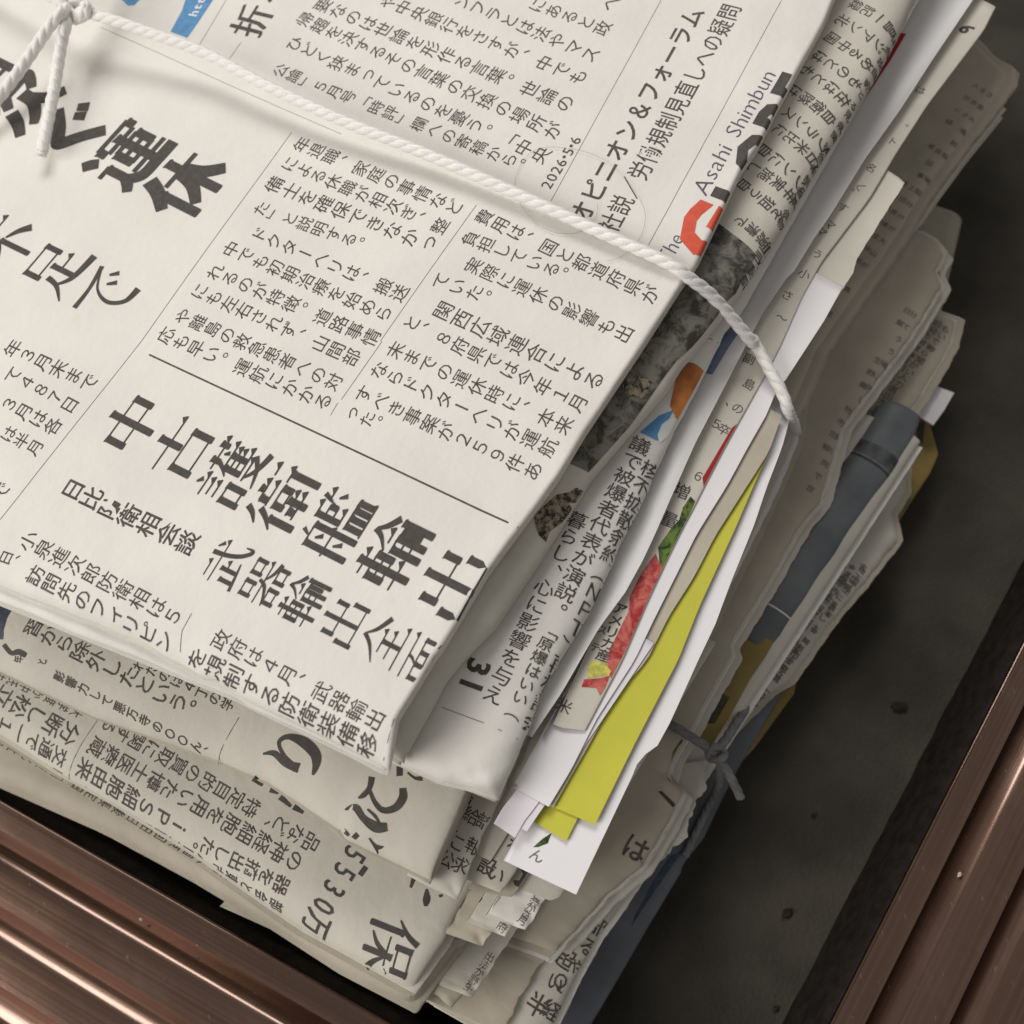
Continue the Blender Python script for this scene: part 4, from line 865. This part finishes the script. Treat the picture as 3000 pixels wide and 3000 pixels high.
s = Sheet(cD((1560, 1330), (1500, 1440))+cE((1932, -40), (1790, 220), (1650, 450)), cE((1610, 500), (1500, 430), (1400, 330)), -0.0789, 0.0006, W=0.03, far=cD((1570, 1320), (1400, 1250), (1250, 1180)), und=0.0004, mat=OLIVE, seed=39, rr=0.004, Hr=0.0006)
s.patch(cE((1650, 60), (1760, 120), (1640, 330), (1560, 330), (1560, 200)), mat('print_dark_green', (0.02, 0.028, 0.015), 0.5, mottle=0.6, mscale=200, col2=(0.07, 0.075, 0.03)), eps=0.00006)
flyer(s, 'dark ochre and green printed page showing just below the end of the slate roll', name='loose_page', cat='loose page')
Or_ = q21((1270, 520), (1265, 850), (1190, 970), (1220, 1120), (1000, 1400), (860, 1560), (600, 1932))+q22((500, 50), (220, 330))
s = sN10 = Sheet(Or_, q22((190, 350), (0, 260)), -0.0925, 0.0065, W=0.12, far=q21((1285, 500), (1200, 470)), rr=0.006, Hr=0.003, und=0.0003, mat=PAPER2, seed=31, ragged=0.00015)
for k in range(44):
    y0 = 1270+19*k; x0 = 985-0.80*(y0-1290)
    for o_ in (-78, -25, 28):
        if random.random() < 0.8: filler(s, *K(2000, 1000, 1000, (x0+o_+random.uniform(-9, 9), y0+o_*0.35), (x0+o_-24, y0+o_*0.35+34)), 1, size=random.uniform(1.6, 2.6), ratio=1.15, weight=0.012, m=INKG)
newspaper(sN10, 'pale newspaper fold with blurred small print right of the slate roll', [Sheet(Or_, q22((190, 350), (0, 260)), -0.0975, 0.0004, W=0.1, far=q21((1230, 640), (1150, 600)), und=0, mat=PAPER3, dy=0.0015)]+leaves(Or_, q22((190, 350), (0, 260)), -0.0935, 0.006, 6, 1.8, far=q21((1285, 500), (1200, 470)), seed=10))
s = Sheet(q21((1535, 295), (1480, 390), (1425, 465)), q21((1420, 475), (1300, 400), (1250, 370)), -0.0928, 0.0008, W=0.03, far=q21((1535, 290), (1400, 240)), und=0, mat=WHITE, seed=32)
flyer(s, 'small plain white card sticking out above the slate roll', name='card', cat='card')
Qr = q21((1400, 470), (1450, 640), (1400, 750), (1300, 900), (1200, 1060), (820, 1640), (640, 1932))+q22((640, 50), (400, 380), (320, 460))
s = Sheet(Qr, q22((300, 480), (100, 400)), -0.1005, 0.0022, W=0.09, far=q21((1400, 460), (1300, 430)), rr=0.002, Hr=0.001, und=0.0003, mat=OLIVE, seed=33)
s.patch(q21((1240, 680), (1270, 670), (1270, 740), (1240, 800)), INKB); s.patch(q21((1320, 470), (1370, 450), (1360, 580), (1330, 560)), INKB)
flyer(s, 'olive and ochre printed magazine at the bottom of the right side', name='magazine', cat='magazine')
Pr = q22((560, 60), (330, 460), (230, 650), (120, 880), (0, 1030))+q12((1932, 1060), (1740, 1380), (1560, 1690), (1400, 1960))
s = Sheet(Pr, q12((1300, 2150), (1000, 2000)), -0.0990, 0.0018, W=0.10, far=q22((575, 40), (450, 0)), rr=0.004, Hr=0.001, und=0.0008, mat=PLASTIC, seed=34)
s.patch(q12((1932, 950), (1900, 1000), (1780, 1170), (1640, 1380), (1660, 1320), (1760, 1130), (1860, 980)), NAVY)
flyer(s, 'blue-grey plastic bag edge at the foot of the pile', name='plastic_bag', cat='plastic bag')
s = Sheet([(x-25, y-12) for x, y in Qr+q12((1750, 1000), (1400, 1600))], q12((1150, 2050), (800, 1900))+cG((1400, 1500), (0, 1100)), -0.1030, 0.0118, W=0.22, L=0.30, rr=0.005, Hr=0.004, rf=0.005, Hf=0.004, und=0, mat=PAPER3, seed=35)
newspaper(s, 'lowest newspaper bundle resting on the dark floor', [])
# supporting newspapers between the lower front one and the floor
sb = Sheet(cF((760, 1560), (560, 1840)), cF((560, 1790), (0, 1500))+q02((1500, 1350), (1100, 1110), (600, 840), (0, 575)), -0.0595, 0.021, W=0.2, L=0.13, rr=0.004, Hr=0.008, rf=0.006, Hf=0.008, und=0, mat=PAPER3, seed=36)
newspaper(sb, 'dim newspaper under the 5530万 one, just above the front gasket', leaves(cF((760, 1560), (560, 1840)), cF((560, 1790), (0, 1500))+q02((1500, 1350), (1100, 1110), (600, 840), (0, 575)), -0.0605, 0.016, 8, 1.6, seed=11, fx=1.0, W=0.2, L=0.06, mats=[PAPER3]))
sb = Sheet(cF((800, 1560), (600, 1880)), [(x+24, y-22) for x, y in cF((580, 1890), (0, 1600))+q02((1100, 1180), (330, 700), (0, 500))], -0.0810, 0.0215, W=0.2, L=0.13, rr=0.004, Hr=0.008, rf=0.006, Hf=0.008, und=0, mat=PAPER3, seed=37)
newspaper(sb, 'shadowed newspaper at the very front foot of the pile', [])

# ================================================================== string, knot, tails
def twist(path, r=0.00155, strands=3, pitch=0.0100, segs=8, n=None):
    r = r*1.02
    path = np.array(path); L = np.linalg.norm(np.diff(path, axis=0), axis=1).sum()
    n = n or int(max(20, L/0.0006)); c = spline(path, n)
    ln = np.concatenate([[0], np.cumsum(np.linalg.norm(np.diff(c, axis=0), axis=1))])
    d = np.gradient(c, axis=0); d /= np.linalg.norm(d, axis=1)[:, None]
    V, fc = [], []
    for k in range(strands):
        ph = 2*math.pi*k/strands+2*math.pi*ln/pitch
        a = np.cross(d, np.array([0.13, 0.21, 1.0])); a /= np.linalg.norm(a, axis=1)[:, None]; b = np.cross(a, d)
        cc_ = c+(a*np.cos(ph)[:, None]+b*np.sin(ph)[:, None])*r*0.29
        v, f = tube(cc_, r*0.74, segs); o_ = len(V); V += list(v); fc += [tuple(i+o_ for i in q) for q in f]
    return V, fc
st = empty('string'); tag(st, 'white twisted string tied over the topmost newspaper', 'string')
main = [(cH((1000, 150))[0], .0105), (cH((1300, 235))[0], .0100), (q00((860, 190))[0], .0088), (q00((1160, 300))[0], .0075), (q00((1500, 480))[0], .0063), (q00((1932, 680))[0], .0052), (q10((500, 880))[0], .0040), (q10((1000, 1100))[0], .0029), (q10((1500, 1330))[0], .0021), (q10((1850, 1490))[0], .0016),
        (q20((30, 1570))[0], -.0004), (q20((150, 1660))[0], -.0050), (q20((270, 1790))[0], -.0115), (q20((390, 1932))[0], -.0180), (cB((500, 720))[0], -.0205), (cB((600, 900))[0], -.0222), (cB((700, 1080))[0], -.0240), (cB((755, 1240))[0], -.0275), (cB((790, 1330))[0], -.040), (cB((800, 1360))[0], -.056)]
V, fc = twist([at(p, z) for p, z in main], 0.00150); new_obj('binding_strand', V, fc, [STRING], parent=st)
lf = [(cH((820, 60))[0], .0105), (cH((500, -60))[0], .010), (cH((0, -260))[0], .0088), (cH((-900, -620))[0], .006), (cH((-2600, -1250))[0], .002)]
V, fc = twist([at(p, z) for p, z in lf], 0.00150); new_obj('binding_strand', V, fc, [STRING], parent=st)
bk = [(cH((800, 60))[0], .0105), (cH((1000, -120))[0], .0108), (cH((1300, -500))[0], .009), (cH((1900, -1300))[0], .004), (cH((2600, -2300))[0], .002)]
V, fc = twist([at(p, z) for p, z in bk], 0.00150); new_obj('binding_strand', V, fc, [STRING], parent=st)
t1 = [(cH((760, 80))[0], .0125), (cH((650, 190))[0], .0130), (cH((530, 340))[0], .0115), (cH((330, 640))[0], .0085), (cH((100, 960))[0], .0065), (cH((-200, 1330))[0], .004)]
V, fc = twist([at(p, z) for p, z in t1], 0.00155); new_obj('tail', V, fc, [STRING], parent=st)
t2 = [(cH((790, 120))[0], .0105), (cH((740, 300))[0], .0105), (cH((690, 520))[0], .0085), (cH((630, 900))[0], .0060), (cH((550, 1330))[0], .0045), (cH((470, 1740))[0], .0040)]
V, fc = twist([at(p, z) for p, z in t2], 0.00155); new_obj('tail', V, fc, [STRING], parent=st)
kc = at(cH((880, 110))[0], 0.0108)
V, fc = [], []
ex, ey = imgdir(1, .3), imgdir(-.3, 1)
for k in range(3):
    loop = []
    for i in range(26):
        a = 2*math.pi*i/25*0.93+k*2.1
        loop.append(kc+ex*(0.0034+0.0006*k)*math.cos(a)+ey*(0.0019+0.0005*(k % 2))*math.sin(a+0.3*k)+np.array([0, 0, 0.0016*math.sin(a*2+k)+0.0008*(k-1)]))
    v, f = twist(loop, 0.0014, n=120); o_ = len(V); V += list(v); fc += [tuple(i+o_ for i in q) for q in f]
new_obj('knot', V, fc, [STRING], parent=st)

# lower string with its own knot; its grey colour stands for the deep shade
STRD = mat('string_shaded', (0.20, 0.20, 0.205), 0.6, mottle=0.15, mscale=300, spec=0.3)
st2 = empty('string'); tag(st2, 'string with a knot low on the right side of the pile, coloured grey for the shade', 'string')
zz = -0.0725
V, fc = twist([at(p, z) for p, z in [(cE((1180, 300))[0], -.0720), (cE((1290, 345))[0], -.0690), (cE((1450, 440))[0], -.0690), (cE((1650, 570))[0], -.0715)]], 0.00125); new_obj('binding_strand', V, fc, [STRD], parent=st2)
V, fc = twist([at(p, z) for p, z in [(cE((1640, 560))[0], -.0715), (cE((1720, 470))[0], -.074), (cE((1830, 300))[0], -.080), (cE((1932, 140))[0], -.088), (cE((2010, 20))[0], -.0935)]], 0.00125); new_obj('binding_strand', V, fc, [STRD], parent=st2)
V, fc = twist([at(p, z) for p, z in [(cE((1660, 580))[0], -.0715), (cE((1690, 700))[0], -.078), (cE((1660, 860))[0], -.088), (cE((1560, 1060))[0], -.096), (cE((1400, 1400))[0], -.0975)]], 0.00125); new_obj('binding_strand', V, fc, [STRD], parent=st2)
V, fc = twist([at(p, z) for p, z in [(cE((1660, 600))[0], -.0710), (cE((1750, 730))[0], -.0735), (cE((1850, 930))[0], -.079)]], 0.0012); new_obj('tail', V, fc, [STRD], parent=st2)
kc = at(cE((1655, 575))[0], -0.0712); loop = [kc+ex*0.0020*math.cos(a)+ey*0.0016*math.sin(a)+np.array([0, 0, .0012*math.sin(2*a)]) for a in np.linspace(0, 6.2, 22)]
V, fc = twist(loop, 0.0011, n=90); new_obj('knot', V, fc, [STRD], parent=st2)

# hair on the page
V, fc = [], []
for pts in [q10((1020, 930), (985, 1020), (990, 1100), (1040, 1200), (1130, 1290), (1250, 1330), (1370, 1310), (1440, 1230), (1450, 1160)), q10((1020, 930), (1090, 860), (1190, 840), (1350, 860), (1500, 920), (1620, 1030), (1700, 1150), (1720, 1250), (1680, 1370), (1580, 1460), (1500, 1485))]:
    w_ = [s0.pt(p) for p in pts]
    c = spline([(w[0], w[1], float(s0.zt(w[0], w[1]))+0.0005) for w in w_], 70)
    v, f = tube(c, 0.000034, 6); o_ = len(V); V += list(v); fc += [tuple(i+o_ for i in q) for q in f]
tag(new_obj('hair', V, fc, [HAIR]), 'fine curly hair lying on the topmost newspaper by the string', 'hair')

# crumbs
def crumb(px, z, r, m_, label, seed, grp):
    rr = random.Random(seed); c = at(px, z)
    bm = bmesh.new(); bmesh.ops.create_icosphere(bm, subdivisions=2, radius=r)
    sx, sy = rr.uniform(.7, 1.5), rr.uniform(.5, 1.0)
    for v in bm.verts:
        k = 1+rr.uniform(-.3, .3); v.co = Vector((v.co.x*sx*k, v.co.y*sy*k, v.co.z*0.55*k))
    me = bpy.data.meshes.new('crumb'); bm.to_mesh(me); bm.free(); me.materials.append(m_)
    o = bpy.data.objects.new('crumb', me); COL.objects.link(o); o.location = (c[0], c[1], z+r*0.4); o.rotation_euler = (0, 0, rr.uniform(0, 6))
    tag(o, label, 'crumb', grp)
for i, (p, r, lb) in enumerate([((1220, 140), .0016, 'dark crumb on the floor nearest the side rail and highest of the five'), ((740, 755), .0009, 'small dark crumb on the floor level with the grey string tail'), ((590, 1310), .0012, 'round dark crumb in the middle of the bare floor'), ((525, 1850), .0010, 'dark crumb on the floor at the bottom edge of the picture')]):
    crumb(q22(p)[0], ZF, r, CRUMB, lb, i, 'dark crumbs on the floor')
crumb(q22((735, 1720))[0], ZF, .0009, CRUMBL, 'pale crumb on the floor against the side gasket', 9, None)
crumb(q22((1565, 1085))[0], ZM-.001, .0006, CRUMBL, 'pale speck of grit on the right rail', 10, None)
crumb(q02((800, 1340))[0], ZM-.001, .0005, CRUMBL, 'pale speck of grit on the front rail close to its inner edge', 11, None)
crumb(q02((1125, 1480))[0], ZM-.001, .0005, CRUMBL, 'pale speck of grit on the front rail, right of the other speck', 12, None)

bpy.data.objects.remove(_to)
